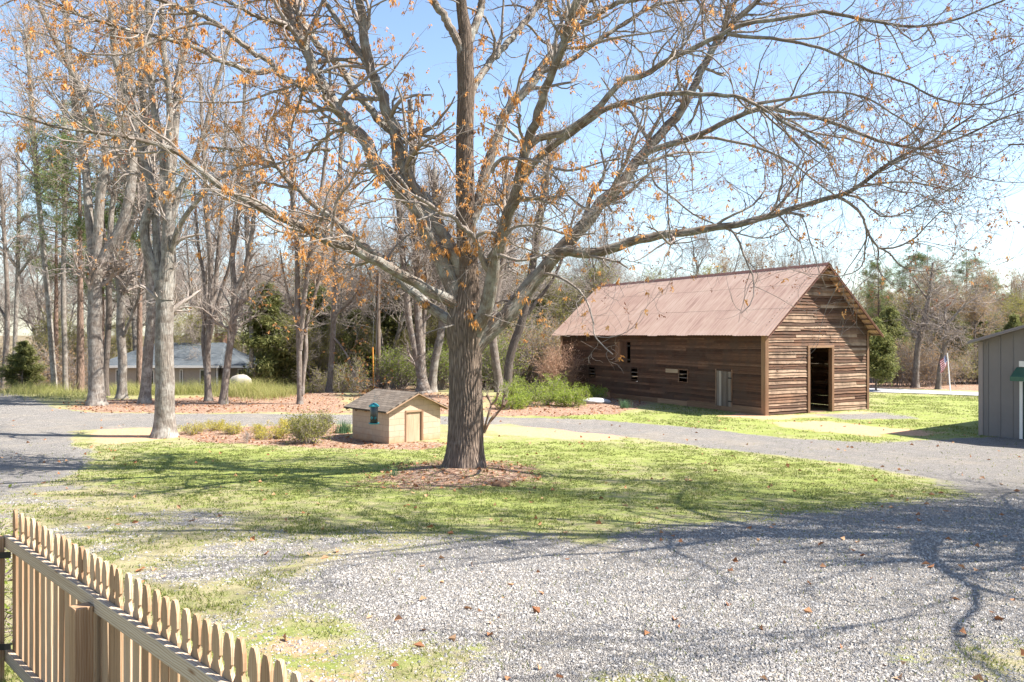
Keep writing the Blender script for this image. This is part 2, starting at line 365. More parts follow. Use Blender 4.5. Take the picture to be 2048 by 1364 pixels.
M['awning'] = m_flat('green awning metal', (.05, .12, .08), .45, .15)
M['glass_dark'] = m_flat('dark window glass', (.02, .025, .028), .1, .1, spec=.6)
M['black'] = m_flat('black iron', (.015, .015, .016), .45, .1)
M['teal'] = m_flat('teal enamel', (.015, .20, .23), .3, .12, spec=.5)
M['tube'] = m_flat('dark feeder tube', (.012, .016, .02), .18, .1, spec=.5)
M['wire'] = m_flat('steel wire', (.35, .36, .36), .4, .1, metal=.8)
M['boulder'] = m_flat('pale boulder', (.36, .33, .29), .9, .2, 3, bump=.6)
M['slab'] = m_flat('grey stone slab', (.42, .41, .40), .9, .2, 4, bump=.5)
M['pole'] = m_bark('utility pole', (.07, .05, .04), (.23, .175, .135), (.27, .21, .16), .6, 18, 1.2, .5)
M['yellow_guard'] = m_flat('orange yellow guy guard', (.62, .26, .05), .5, .1)
M['flagpole'] = m_flat('white flagpole', (.78, .78, .76), .4, .05)
def m_flag():
    t = NT('striped flag'); uv = t.coord('UV'); sp = t.n('ShaderNodeSeparateXYZ'); t.set(sp.inputs[0], uv); u, v = sp.outputs[0], sp.outputs[1]
    s = t.math('GREATER_THAN', t.math('MODULO', t.math('MULTIPLY', v, 6.5), 1.0), .5)
    c = t.mix(s, (.50, .03, .05), (.75, .74, .73))
    cant = t.math('MULTIPLY', t.math('LESS_THAN', u, .4), t.math('GREATER_THAN', v, .4615))
    st = t.math('LESS_THAN', t.voro(t.mapping(uv, (15, 10.5, 1)), 1, 'F1', 'Distance', 0), .25)
    c = t.mix(cant, c, t.mix(st, (.03, .045, .17), (.75, .75, .75)))
    return t.done(t.translucent(t.bsdf(c, .8), c, .3))
M['flag'] = m_flag()
# ---------------------------------------------------------------- ground (one graded sheet, split by cover)
def poly_sd(pts, X, Y):
    """signed distance (+ inside) of points to a polygon"""
    pts = np.asarray(pts, float); best = np.full(X.shape, 1e9); ins = np.zeros(X.shape, bool); n = len(pts)
    for i in range(n):
        ax, ay = pts[i]; bx, by = pts[(i + 1) % n]; dx, dy = bx - ax, by - ay; L = dx * dx + dy * dy + 1e-12
        t = np.clip(((X - ax) * dx + (Y - ay) * dy) / L, 0, 1)
        best = np.minimum(best, np.hypot(X - ax - t * dx, Y - ay - t * dy))
        c = ((ay > Y) != (by > Y)) & (X < (bx - ax) * (Y - ay) / (by - ay + 1e-12) + ax); ins ^= c
    return np.where(ins, best, -best)
def gp(*pp): return [tuple(G(x, y)[:2]) for x, y in pp]
Z = dict(
    gravel_near=gp((2300, 935), (2048, 925), (1900, 945), (1800, 948), (1850, 985), (1700, 1010), (1400, 1042), (1150, 1068), (900, 1080), (760, 1092), (600, 1150), (640, 1215), (760, 1290), (860, 1420), (2300, 1420)),
    gravel_thin=gp((-200, 872), (60, 884), (215, 905), (230, 955), (330, 1000), (560, 1040), (800, 1062), (1000, 1075), (1000, 1160), (760, 1150), (640, 1190), (420, 1240), (200, 1190), (-50, 1090), (-300, 1060)),
    lane=gp((-300, 1010), (-300, 782), (0, 786), (42, 789), (100, 812), (180, 825), (400, 828), (690, 829), (1000, 834), (1200, 840), (1400, 858), (1600, 878), (1760, 886), (1960, 874), (2300, 872), (2300, 960), (2048, 950), (1900, 965), (1800, 950), (1700, 930), (1500, 906), (1250, 872), (1000, 848), (690, 848), (400, 855), (260, 857), (150, 862), (150, 890), (205, 902), (190, 930), (110, 960), (0, 985)),
    barn_apron=gp((1640, 829), (1760, 826), (1830, 836), (1690, 839)),
    dirt_left=gp((190, 858), (310, 853), (330, 878), (230, 890), (180, 884)),
    dirt_tan=gp((960, 850), (1120, 856), (1280, 868), (1180, 882), (1040, 876), (960, 872)),
    dirt_orange=gp((1560, 842), (1700, 846), (1850, 860), (1900, 868), (1760, 874), (1640, 862), (1560, 852)),
    dirt_barn=gp((1480, 826), (1540, 832), (1660, 826), (1740, 820), (1740, 826), (1640, 834), (1530, 840), (1420, 832)),
    dirt_fence=gp((500, 1270), (600, 1255), (700, 1300), (760, 1370), (760, 1460), (300, 1460), (560, 1380)),
    oak_ring=gp((700, 950), (780, 928), (880, 915), (1000, 918), (1100, 935), (1130, 955), (1060, 978), (900, 985), (760, 978), (690, 968)),
    bed=gp((345, 868), (420, 856), (560, 850), (690, 850), (700, 872), (860, 884), (900, 888), (820, 900), (640, 896), (500, 888), (400, 884)),
    litter_strip=gp((120, 818), (180, 800), (300, 797), (450, 792), (600, 785), (690, 782), (690, 826), (400, 826), (200, 826)),
    litter_shrub=gp((960, 812), (1010, 800), (1200, 790), (1300, 806), (1240, 828), (1100, 832), (980, 832)),
    litter_far=gp((700, 782), (900, 788), (1000, 792), (1000, 800), (900, 830), (700, 826)),
    yard=gp((1000, 836), (1300, 822), (1530, 830), (1735, 818), (1755, 800), (1780, 787), (1960, 796), (2300, 806), (2300, 870), (1960, 872), (1760, 884), (1500, 872)),
    island=gp((200, 905), (300, 892), (600, 898), (900, 890), (1010, 868), (1240, 882), (1500, 908), (1700, 932), (1840, 968), (1860, 985), (1700, 998), (1400, 1024), (1150, 1046), (900, 1040), (700, 1020), (420, 985), (250, 955)),
)
def axis(fine, lim, s0, grow):
    a = [0.0]
    while a[-1] < lim: a.append(a[-1] + (s0 if a[-1] < fine else max(s0, (a[-1] - fine) * grow + s0)))
    return np.array(a)
def build_ground():
    xp = axis(15, 600, .11, .055); xs = np.concatenate([-xp[:0:-1], xp])
    ys = [-40., -20, -8, 0, 2, 3.2, 4]
    while ys[-1] < 700: ys.append(ys[-1] + .045 + .0085 * ys[-1] + (max(0, ys[-1] - 70) * .05))
    ys = np.array(ys); X, Y = np.meshgrid(xs, ys); Zg = gz(X, Y)
    near = Y < 75
    w1 = (fbm(X * 1.1, Y * 1.1, 4, 1) - .5); w2 = (fbm(X * .4, Y * .4, 3, 4) - .5)
    def m(name, soft, wob=.6):
        d = poly_sd(Z[name], X, Y) + w1 * wob * 2 + w2 * wob; return np.clip(.5 + d / (2 * soft), 0, 1)
    gravel = np.maximum.reduce([m('gravel_near', 1.6, 1.3), m('lane', .45, .4), m('barn_apron', .8)])
    gravel = np.maximum(gravel, .46 * m('gravel_thin', 1.0, .8) * (.70 + 2.2 * np.clip(w1 + .6 * w2 + .08, -.25, .35)))
    gravel = np.where(Y > 400, 0, gravel)
    isl = m('island', 1.5, .9); gravel = gravel * (1 - .93 * isl)
    # thin growth returning in the open gravel at lower right
    thin = np.exp(-((X - 4.2) / 1.6) ** 2 - ((Y - 6.7) / .5) ** 2); gravel = gravel - .35 * thin
    dirt = np.maximum.reduce([m('dirt_left', .3, .45), .85 * m('dirt_tan', .5, .7), 1.0 * m('dirt_orange', .9, .9), .9 * m('dirt_barn', .7, .4), .72 * m('dirt_fence', .5, .4)])
    litter = np.maximum.reduce([.72 * m('oak_ring', 1.0, .7), m('bed', .5, .4), .95 * m('litter_strip', 1.2, .8), m('litter_shrub', .7, .5), .8 * m('litter_far', 1.5, .8)])
    wood = np.clip((Y - 46) / 10, 0, 1) * np.clip((8 - X) / 8, 0, 1); litter = np.maximum(litter, .62 * wood) * (1 - .9 * np.clip((Y - 66) / 10, 0, 1))
    litter = np.maximum(litter, .9 * np.clip((Y - 53 + (X - 24) * .5) / 4, 0, 1) * (X > 8) * (Y > 44))
    yard = m('yard', .8, .5)
    dry = .62 - .30 * isl * (.45 + 1.1 * vnoise(X * .35, Y * .5, 5)) - .32 * yard
    dry = dry + .12 * m('gravel_thin', 1.2, .8) * (1 - isl) + .5 * np.clip((Y - 62) / 10, 0, 1) - .22 * np.exp(-((X + 2.4) / 1.2) ** 2 - ((Y - 6.6) / .9) ** 2)
    nx, ny = len(xs), len(ys); idx = np.arange(nx * ny).reshape(ny, nx)
    F = np.stack([idx[:-1, :-1], idx[:-1, 1:], idx[1:, 1:], idx[1:, :-1]], -1).reshape(-1, 4)
    fc = lambda a: a.ravel()[F].mean(1)
    kind = np.zeros(len(F), int); gm, dm, lm, fx, fy = fc(gravel), fc(dirt), fc(litter), fc(X), fc(Y)
    kind[lm > .5] = 2; kind[gm > .5] = 1
    V = np.stack([X, Y, Zg], -1).reshape(-1, 3); far = np.clip((Y - 64) / 8, 0, 1) * (np.abs(Y) < 5000); AT = dict(far=far.ravel(), gravel=gravel.ravel(), dirt=dirt.ravel(), litter=litter.ravel(), dry=dry.ravel())
    for k, nm in ((0, 'lawn'), (1, 'gravel_driveway'), (2, 'leaf_litter_ground')):
        f = F[kind == k]; used, inv = np.unique(f, return_inverse=True)
        o = new_obj(nm, raw_mesh(nm, V[used], [inv.reshape(-1, 4)], None, True, {a: b[used] for a, b in AT.items()}), M['ground'])
        tag(o, kind='structure')
    return dict(xs=xs, ys=ys, X=X, Y=Y, gravel=gravel, litter=litter, dirt=dirt, dry=dry, isl=isl)
GR = build_ground()
def g_at(key, x, y):
    i = np.clip(np.searchsorted(GR['xs'], x), 0, len(GR['xs']) - 1); j = np.clip(np.searchsorted(GR['ys'], y), 0, len(GR['ys']) - 1)
    return GR[key][j, i]
# paved road beyond the lawn
def build_road():
    p0 = np.array([-10., 72.]); p1 = np.array([60., 26.5]); d = (p1 - p0) / np.linalg.norm(p1 - p0); n = np.array([-d[1], d[0]])
    V = []; F = []
    for i in range(60):
        c = p0 + (p1 - p0) * i / 59
        for s in (0.0, 3.4): q = c + n * s; V.append([q[0], q[1], gzf(*q) + .035])
    for i in range(59): F.append([2 * i, 2 * i + 2, 2 * i + 3, 2 * i + 1])
    tag(new_obj('paved_road', raw_mesh('paved_road', V, [np.array(F)]), M['road']), kind='structure')
build_road()

def scatter_view(n, y0, y1, seed, pw=1.0):
    r = np.random.default_rng(seed); y = y0 + (y1 - y0) * r.random(n) ** pw
    x = (r.random(n) * 2 - 1) * y * .70; return x, y, r
def build_small_cover():
    # short grass blades
    x, y, r = scatter_view(620000, 5.0, 27, 3, 1.25)
    g = g_at('gravel', x, y); l = g_at('litter', x, y); dr = g_at('dirt', x, y)
    patch = fbm(x * 2.2, y * 2.2, 3, 6); fine = fbm(x * 7, y * 7, 2, 3)
    keep = r.random(len(x)) < np.clip(1.15 - 1.9 * g - 1.3 * l - 1.2 * dr, .03, 1) * np.clip((patch - .30) * 3.0, .04, 1) * np.clip((fine - .25) * 2.6, .1, 1)
    x, y = x[keep], y[keep]; n = len(x); z = gz(x, y) - .004
    h = (.018 + .04 * r.random(n)) * (.8 + .5 * fbm(x, y, 2, 2)); a = r.random(n) * 6.283; lean = .3 + .8 * r.random(n)
    C = np.stack([x, y, z], -1); D = np.stack([np.cos(a) * lean, np.sin(a) * lean, np.ones(n)], -1)
    w = .0035 + .00045 * y
    s = nrm(np.cross(D, r.normal(size=(n, 3)))) * w[:, None]
    V = np.stack([C - s, C + s, C + nrm(D) * h[:, None]], 1).reshape(-1, 3)
    o = new_obj('grass', raw_mesh('grass', V, [np.arange(3 * n).reshape(-1, 3)]), M['blade']); tag(o, kind='stuff')
    # coarser tufts on the yard by the barn
    x = 2 + 26 * r.random(90000); y = 27 + 23 * r.random(90000); g = g_at('gravel', x, y) + g_at('litter', x, y) + .9 * g_at('dirt', x, y); pt = fbm(x * 1.1, y * 1.1, 4, 6)
    k = (np.abs(x) < y * .70) & (r.random(90000) < np.clip(1.1 - 2 * g, 0, 1) * np.clip((pt - .38) * 4, .05, 1)); x, y = x[k], y[k]; n = len(x); a = r.random(n) * 6.283
    C = np.stack([x, y, gz(x, y) - .004], -1); D = np.stack([np.cos(a) * .6, np.sin(a) * .6, np.ones(n)], -1); s = nrm(np.cross(D, r.normal(size=(n, 3)))) * .02
    V = np.stack([C - s, C + s, C + nrm(D) * (.03 + .05 * r.random(n))[:, None]], 1).reshape(-1, 3)
    tag(new_obj('grass', raw_mesh('grass', V, [np.arange(3 * n).reshape(-1, 3)]), M['blade']), kind='stuff')
    # loose stones
    x, y, r = scatter_view(260000, 5.2, 15, 5, 1.5)
    g = g_at('gravel', x, y); big = fbm(x * .8, y * .8, 3, 5)
    keep = r.random(len(x)) < np.clip((g - .30) * 1.5 + (big - .5) * .9, 0, 1); x, y = x[keep], y[keep]; n = len(x); z = gz(x, y)
    sz = (.0055 + .012 * r.random(n) ** 4) * (1 + .025 * y)
    base = np.array([[1, 0, 0], [0, 1, 0], [-1, 0, 0], [0, -1, 0], [0, 0, .75]], float)
    Q = base[None] * (.65 + .7 * r.random((n, 5, 1))) + r.normal(size=(n, 5, 3)) * .16
    a = r.random(n) * 6.283; ca, sa = np.cos(a), np.sin(a)
    Q = np.stack([Q[..., 0] * ca[:, None] - Q[..., 1] * sa[:, None], Q[..., 0] * sa[:, None] + Q[..., 1] * ca[:, None], Q[..., 2]], -1) * sz[:, None, None]
    V = (Q + np.stack([x, y, z + .002], -1)[:, None]).reshape(-1, 3); i = np.arange(n)[:, None, None] * 5
    F = (i + np.array([[0, 1, 4], [1, 2, 4], [2, 3, 4], [3, 0, 4]])[None]).reshape(-1, 3)
    tag(new_obj('gravel', raw_mesh('gravel', V, [F]), M['stone']), kind='stuff')
    # dead leaves lying about
    x, y, r = scatter_view(15000, 5.2, 50, 9, 1.0)
    l = g_at('litter', x, y); keep = r.random(len(x)) < .06 * (y < 34) + .95 * (l > .4); x, y = x[keep], y[keep]; n = len(x)
    C = np.stack([x, y, gz(x, y) + .012], -1); a = r.random(n) * 6.283; D = np.stack([np.cos(a), np.sin(a), r.normal(size=n) * .25], -1)
    o = new_obj('fallen_leaves', leaf_mesh('fallen_leaves', C, D, (.05 + .05 * r.random(n)) * (1 + y * .018), (.045 + .04 * r.random(n)) * (1 + y * .018), .35), M['dead_leaf']); tag(o, kind='stuff')
build_small_cover()
# ---------------------------------------------------------------- branch generation
def resample(pts, m, *extra):
    """Catmull-Rom resample of a polyline to m points by arc length; extra per point arrays are carried along"""
    A = np.concatenate([np.asarray(pts, float)] + [np.asarray(e, float).reshape(len(pts), -1) for e in extra], 1)
    n = len(A)
    if n == 2: D = A[0] + (A[1] - A[0]) * np.linspace(0, 1, 8)[:, None]
    else:
        E = np.concatenate([[2 * A[0] - A[1]], A, [2 * A[-1] - A[-2]]]); D = []
        for i in range(1, n):
            p0, p1, p2, p3 = E[i - 1], E[i], E[i + 1], E[i + 2]
            for t in np.arange(8) / 8: D.append(.5 * (2 * p1 + (p2 - p0) * t + (2 * p0 - 5 * p1 + 4 * p2 - p3) * t * t + (3 * p1 - p0 - 3 * p2 + p3) * t ** 3))
        D.append(A[-1]); D = np.array(D)
    s = np.concatenate([[0], np.cumsum(np.linalg.norm(np.diff(D[:, :3], axis=0), axis=1))]); q = np.linspace(0, s[-1], m)
    B = np.stack([np.interp(q, s, D[:, k]) for k in range(D.shape[1])], 1)
    return (B[:, :3],) + tuple(B[:, 3 + k] for k in range(B.shape[1] - 3))
def sprout(r, pts, rad, n, t0, t1, ang, lenf, rr, m=6, wander=.25, up=.0, rmin=.003, taper=.35, weight=None, lim=1.0):
    """n children off a batch of parents (N,m,3),(N,m); lenf(parent length, t, r) -> lengths. Returns (n,m,3),(n,m)"""
    N, pm, _ = pts.shape
    L = np.linalg.norm(np.diff(pts, axis=1), axis=-1).sum(1)
    w = L if weight is None else weight * L
    k = r.choice(N, n, p=w / w.sum()); t = t0 + (t1 - t0) * r.random(n)
    f = t * (pm - 1); i = np.minimum(f.astype(int), pm - 2); fr = (f - i)[:, None]
    p = pts[k, i] * (1 - fr) + pts[k, i + 1] * fr; pr = rad[k, i] * (1 - fr[:, 0]) + rad[k, i + 1] * fr[:, 0]
    d = nrm(pts[k, i + 1] - pts[k, i])
    s = nrm(np.cross(d, r.normal(size=(n, 3)))); a = np.radians(ang[0] + (ang[1] - ang[0]) * r.random(n))[:, None]
    d = nrm(d * np.cos(a) + s * np.sin(a))
    ln = lenf(L[k], t, r) * (.6 + .7 * r.random(n)); st = (ln / (m - 1))[:, None]
    out = [p]; curl = r.normal(size=(n, 3)) * wander * .7
    for j in range(m - 1):
        d = nrm(d + curl + r.normal(size=(n, 3)) * wander + np.array([0, 0, up])); out.append(out[-1] + d * st)
    q = np.stack(out, 1); r0 = np.minimum(np.maximum(pr * rr * (.7 + .5 * r.random(n)), rmin), np.maximum(pr * lim, rmin))
    return q, r0[:, None] * np.linspace(1, taper, m)[None]
def stack(batch): return np.concatenate([b[0] for b in batch]), np.concatenate([b[1] for b in batch])

def hang_clusters(r, tips, k, L, W, spread=.5, down=1.0):
    n = len(tips); C = np.repeat(tips, k, 0) + r.normal(size=(n * k, 3)) * np.array([.02, .02, .03])
    D = r.normal(size=(n * k, 3)) * spread + np.array([0, 0, -down]); return C, D, L * (.6 + .8 * r.random(n * k)), W * (.6 + .8 * r.random(n * k))

# ---------------------------------------------------------------- the big oak
def build_oak():
    r = np.random.default_rng(21)
    root = empty('oak_tree', (OAKX, OAKY, gzf(OAKX, OAKY)), 0, 'huge spreading oak with furrowed trunk and dead orange leaves on the lawn', 'tree')
    off = np.array([OAKX, OAKY, gzf(OAKX, OAKY)])
    OY = OAKY
    # trunk with furrowed bark
    prof = [(990, 44, 927), (955, 48, 929), (930, 43, 929), (905, 37, 930), (880, 35, 931), (840, 33, 931.5), (800, 31.5, 931.5), (757, 31.5, 931), (700, 33, 932), (670, 37, 932), (640, 36, 931), (610, 29, 932), (570, 23, 935), (520, 20.5, 934.5), (430, 19, 931.5), (330, 17.5, 930), (250, 17, 930), (183, 17, 932), (110, 16.5, 930), (70, 14, 932), (20, 11, 924), (-60, 9, 918), (-200, 6, 925), (-330, 2, 930)]
    ys_, ws_, cs_ = [np.array(v, float) for v in zip(*prof)]
    rows = 420; sides = 132; s = np.linspace(0, 1, rows); py = np.interp(s, [0, .72, 1], [990, 540, -330])
    o = np.argsort(ys_); w = np.interp(py, ys_[o], ws_[o]); c = np.interp(py, ys_[o], cs_[o])
    zc = CAMZ - (py - HY) / FX * OY; rad = w / FX * OY; cx = (c - CX) / FX * OY
    a = np.arange(sides) / sides * 2 * np.pi; A, Zz = np.meshgrid(a, zc); RR = rad[:, None] * np.ones_like(A)
    flare = np.exp(-np.maximum(Zz - zc[0] - .25, 0) / .28)
    RR *= 1 + flare * (.04 + .26 * np.cos(5 * A + 1) + .14 * np.cos(3 * A + 2.2) + .08 * np.cos(8 * A))
    per = 36
    def rn(fx, fz, sd):
        u = A / (2 * np.pi) * fx; v0 = vnoise(u, Zz * fz, sd); v1 = vnoise(u - fx, Zz * fz, sd); wgt = A / (2 * np.pi); return v0 * (1 - wgt) + v1 * wgt
    warp = (rn(9, 2.2, 3) - .5) * 1.1
    uu = A / (2 * np.pi) * per + warp * 1.2
    n1 = np.abs(np.sin(uu * np.pi + 2.2 * (rn(18, 1.6, 1) - .5))) ; n2 = rn(70, 9, 2)
    RR += np.minimum(rad[:, None] / .36, 1) * (.030 * (n1 - .6) + .018 * (n2 - .5) + .045 * (rn(6, 1.1, 4) - .5))
    V = np.stack([cx[:, None] + RR * np.cos(A), OY + RR * np.sin(A), Zz], -1) - off
    idx = np.arange(rows * sides).reshape(rows, sides); nx = np.roll(idx, -1, 1)
    F = np.stack([idx[:-1], nx[:-1], nx[1:], idx[1:]], -1).reshape(-1, 4)
    U0 = np.stack([A * .36, Zz], -1); U1 = U0.copy(); U1[..., 0] += 2 * np.pi / sides * .36
    uv = np.stack([U0[:-1], U1[:-1], U1[1:], U0[1:]], -2).reshape(-1, 4, 2)
    new_obj('trunk', raw_mesh('trunk', V.reshape(-1, 3), [F], [uv], True), M['oak_bark'], root)
    # traced limbs: name: (parent, d1 relative depth at the tip, w0, w1, points)
    LB = {}
    def limb(key, par, dy, w0, w1, pts, part=True, wood='oak_limb'):
        pts = [np.array(p, float) for p in pts]
        if par is None: d0 = OY - .05
        else:
            q = LB[par]['px']; d0 = LB[par]['dep'][int(np.argmin(np.linalg.norm(q - pts[0], axis=1)))]
        seg = np.concatenate([[0], np.cumsum([np.linalg.norm(b - c_) for b, c_ in zip(pts[1:], pts[:-1])])]); t = seg / seg[-1]
        dep = d0 + dy * t; wd = w0 + (w1 - w0) * t ** .8
        W = np.array([P(p[0], p[1], d) for p, d in zip(pts, dep)]); rad_ = wd / 2 / FX * dep
        W, rad_ = resample(W, 40, rad_)
        amp = np.minimum(rad_[:, None] * .22, .03) * np.sin(np.linspace(0, 1, 40) * np.pi)[:, None]; W = W + r.normal(size=W.shape) * amp
        px = np.stack([CX + W[:, 0] / W[:, 1] * FX, HY - (W[:, 2] - CAMZ) / W[:, 1] * FX], -1)
        LB[key] = dict(px=px, dep=W[:, 1], W=W - off, r=rad_, part=part)
    L = limb
    L('A', None, -5.2, 25, 4, [(925, 618), (898, 600), (858, 583), (831, 565), (808, 553), (777, 535), (744, 518), (700, 497), (677, 492), (640, 472), (612, 455), (569, 438), (532, 420), (482, 394), (451, 379), (420, 357), (394, 336), (360, 308), (326, 292), (292, 283), (255, 274), (215, 268), (172, 262), (101, 251), (60, 237), (0, 222)])
    L('A2', 'A', -1.2, 7, 2.5, [(360, 308), (342, 286), (292, 252), (271, 231), (246, 209), (200, 185), (150, 178)], False)
    L('B', None, 3.6, 23, 5, [(930, 655), (897, 639), (862, 616), (828, 585), (801, 562), (781, 532), (766, 518), (736, 497), (711, 478), (683, 451), (640, 420), (618, 403), (596, 378), (571, 357), (549, 329), (520, 318), (470, 300), (420, 295)])
    L('C', None, .4, 38, 15, [(935, 640), (919, 609), (906, 572), (889, 535), (869, 487), (848, 447), (835, 420), (827, 403), (805, 385), (776, 355), (747, 322), (725, 282), (699, 249), (673, 205), (644, 168), (622, 121), (600, 80), (589, 58), (577, 25), (565, 0), (545, -60), (530, -130)])
    L('C3', 'C', -2.2, 13, 8, [(648, 176), (626, 178.6), (592, 166), (571, 157), (552, 138.5), (534, 120), (509, 108), (485, 89), (457, 65), (435, 49), (405, 31), (380, 21), (320, 0), (260, -20)])
    L('C3b', 'C3', -2.6, 11, 6, [(548, 135), (534, 143), (512, 145), (485, 138), (466, 129), (442, 122), (420, 111), (391, 95), (354, 83), (323, 74), (292, 68), (262, 62), (228, 51), (191, 40), (154, 28), (129, 15), (105, 3), (60, -20)])
    L('C3c', 'C3', -2.0, 8, 3, [(450, 58), (420, 46), (388, 49), (354, 58), (326, 74), (295, 89), (271, 101), (246, 109), (209, 109), (172, 106), (129, 86), (89, 68), (40, 60)], False)
    L('C4', 'C', -1.5, 11, 6, [(592, 64), (558, 46), (528, 38), (503, 28), (481, 15), (451, 0), (420, -25)])
    L('C6', 'C', 2.6, 17, 12, [(812, 392), (798, 310), (789, 271), (759, 243), (737, 215), (712, 182), (694, 154), (676, 129), (651, 105), (626, 77), (605, 40), (583, 0), (560, -60)])
    L('D', None, .6, 30, 15, [(934, 580), (919, 528), (902, 497), (882, 460), (862, 425), (845, 396), (827, 375), (816, 352), (798, 304), (787, 256), (772, 216), (757, 176), (739, 136), (730, 92), (726, 37), (719, 0), (705, -70), (700, -150)])
    L('D2', 'D', .8, 12, 9, [(735, 132), (728, 120), (712, 92), (691, 58), (675, 40), (657, 12), (648, 0), (620, -60)])
    L('C5', 'D', -1.4, 8, 2.5, [(740, 140), (728, 135), (706, 132), (682, 131), (657, 138), (626, 151), (602, 163), (577, 175), (546, 185), (515, 195), (485, 203), (435, 205), (380, 203), (340, 198)], False)
    L('E1', None, -.4, 19, 12, [(930, 120), (912, 75), (890, 35), (865, 0), (840, -50), (815, -120)])
    L('E2', None, .5, 20, 10, [(930, 100), (943, 70), (958, 30), (966, -20), (980, -110)])
    L('F', None, 3.0, 16, 11, [(934, 215), (946, 180), (966, 143), (988, 114), (1014, 88), (1040, 55), (1062, 29), (1084, 0), (1110, -50)])
    L('Gg', None, 1.6, 25, 13, [(938, 450), (958, 405), (966, 366), (981, 311), (996, 264), (1021, 212), (1058, 172), (1095, 121), (1124, 90), (1139, 62), (1153, 22), (1161, 0), (1180, -70)])
    L('G2', 'Gg', -1.0, 13, 7, [(1118, 96), (1157, 55), (1194, 29), (1230, 7), (1260, 1), (1300, -4), (1360, -14), (1430, -20)])
    L('H', 'Gg', 1.2, 13, 5, [(1070, 158), (1084, 143), (1128, 128), (1172, 99), (1205, 73), (1252, 46), (1275, 29), (1307, 12), (1353, 2), (1420, -5)])
    L('I', None, -4.4, 32, 11, [(945, 690), (955, 655), (972, 620), (983, 572), (987, 531), (1000, 487), (1014, 435), (1032, 385), (1043, 330), (1058, 278), (1073, 234), (1087, 190), (1106, 139), (1124, 99), (1140, 40), (1165, -30), (1180, -100)])
    L('I1', 'I', -2.4, 16, 3.5, [(1058, 290), (1066, 282), (1091, 271), (1124, 267), (1164, 242), (1197, 216), (1230, 176), (1260, 154), (1283, 152), (1324, 127), (1373, 103), (1414, 82), (1447, 70), (1480, 49), (1537, 41), (1599, 33), (1640, 23), (1681, 29), (1743, 41), (1825, 53), (1907, 41), (1968, 16), (2010, 0)])
    L('I1b', 'I1', -1.2, 8, 2.5, [(1455, 68), (1496, 74), (1537, 76), (1578, 82), (1620, 90), (1661, 103), (1702, 123), (1743, 142), (1784, 156), (1817, 168), (1866, 193), (1907, 205), (1948, 209), (1989, 205), (2048, 177)])
    L('I1c', 'I1b', .8, 5, 2, [(1560, 79), (1587, 78), (1636, 74), (1685, 53), (1722, 41), (1780, 40), (1840, 30)], False)
    L('I2', 'I', -1.8, 16, 5, [(1046, 360), (1056, 341), (1076, 315), (1113, 286), (1142, 267), (1186, 234), (1223, 212), (1250, 205), (1291, 195), (1332, 187), (1381, 187), (1422, 189), (1472, 193), (1504, 205), (1537, 222), (1570, 246), (1610, 268), (1660, 300)])
    L('I2b', 'I2', -1.5, 7, 2, [(1505, 208), (1554, 201), (1599, 193), (1640, 185), (1681, 185), (1726, 193), (1763, 213), (1796, 234), (1833, 254), (1878, 263), (1930, 270)], False)
    L('I3', 'I', -1.6, 9, 3, [(984, 345), (990, 330), (1007, 317), (1040, 319), (1076, 322), (1113, 337), (1150, 340), (1200, 325), (1240, 318)], False)
    L('J', None, .8, 38, 9, [(938, 720), (952, 690), (970, 672), (993, 649), (1027, 616), (1054, 575), (1088, 538), (1112, 512), (1128, 492), (1152, 470), (1180, 434), (1197, 410), (1237, 370), (1252, 354), (1275, 324), (1303, 291), (1340, 246), (1369, 209), (1390, 172), (1406, 135), (1426, 98), (1447, 62), (1480, 33), (1517, 0), (1560, -40)])
    L('J2', 'J', -3.4, 14, 3, [(1285, 312), (1295, 304), (1332, 291), (1373, 279), (1414, 263), (1447, 246), (1480, 230), (1517, 217), (1545, 217), (1587, 226), (1628, 234), (1669, 246), (1710, 263), (1751, 279), (1792, 289), (1845, 298), (1890, 287), (1948, 263), (2001, 238), (2048, 222)])
    L('J2b', 'J2', .8, 6, 2, [(1520, 218), (1554, 230), (1591, 246), (1619, 263), (1660, 271), (1702, 279), (1743, 296), (1780, 324), (1825, 349), (1866, 369), (1915, 378)], False)
    L('J2c', 'J2', -.9, 7, 3, [(1375, 278), (1422, 275), (1463, 283), (1504, 291), (1546, 308), (1587, 328), (1619, 353), (1652, 378), (1677, 394)], False)
    L('J3', 'J', -3.2, 24, 3.5, [(1105, 520), (1118, 506), (1138, 501), (1171, 507), (1226, 498), (1250, 486), (1291, 478), (1332, 470), (1385, 460), (1439, 455), (1480, 449), (1513, 439), (1554, 427), (1599, 414), (1640, 402), (1681, 390), (1722, 369), (1763, 337), (1804, 312), (1849, 291), (1890, 267), (1948, 230)])
    L('J3b', 'J3', -.2, 6, 5, [(1560, 424), (1587, 427), (1609, 433)], False)
    L('J3c', 'J3', -.7, 7, 2, [(1672, 393), (1685, 398), (1710, 415), (1726, 435), (1734, 460), (1747, 484), (1763, 497), (1796, 493), (1829, 476), (1857, 447), (1886, 419)], False)
    L('J3d', 'J3c', .3, 4, 1.6, [(1732, 452), (1733, 475), (1730, 493), (1728, 521), (1715, 540), (1690, 550), (1655, 556)], False)
    L('J3e', 'J3c', -.3, 4, 1.6, [(1756, 494), (1757, 510), (1755, 530), (1767, 560)], False)
    L('J3f', 'J3c', -.6, 4, 1.6, [(1763, 497), (1780, 508), (1800, 530), (1833, 542), (1870, 540), (1903, 532)], False)
    L('J3g', 'J3', -.5, 5, 2, [(1716, 374), (1775, 365), (1825, 365), (1866, 373), (1907, 382), (1940, 369)], False)
    L('J3h', 'J3', -.8, 5, 2, [(1688, 388), (1722, 398), (1743, 419), (1767, 433), (1804, 427), (1857, 398)], False)
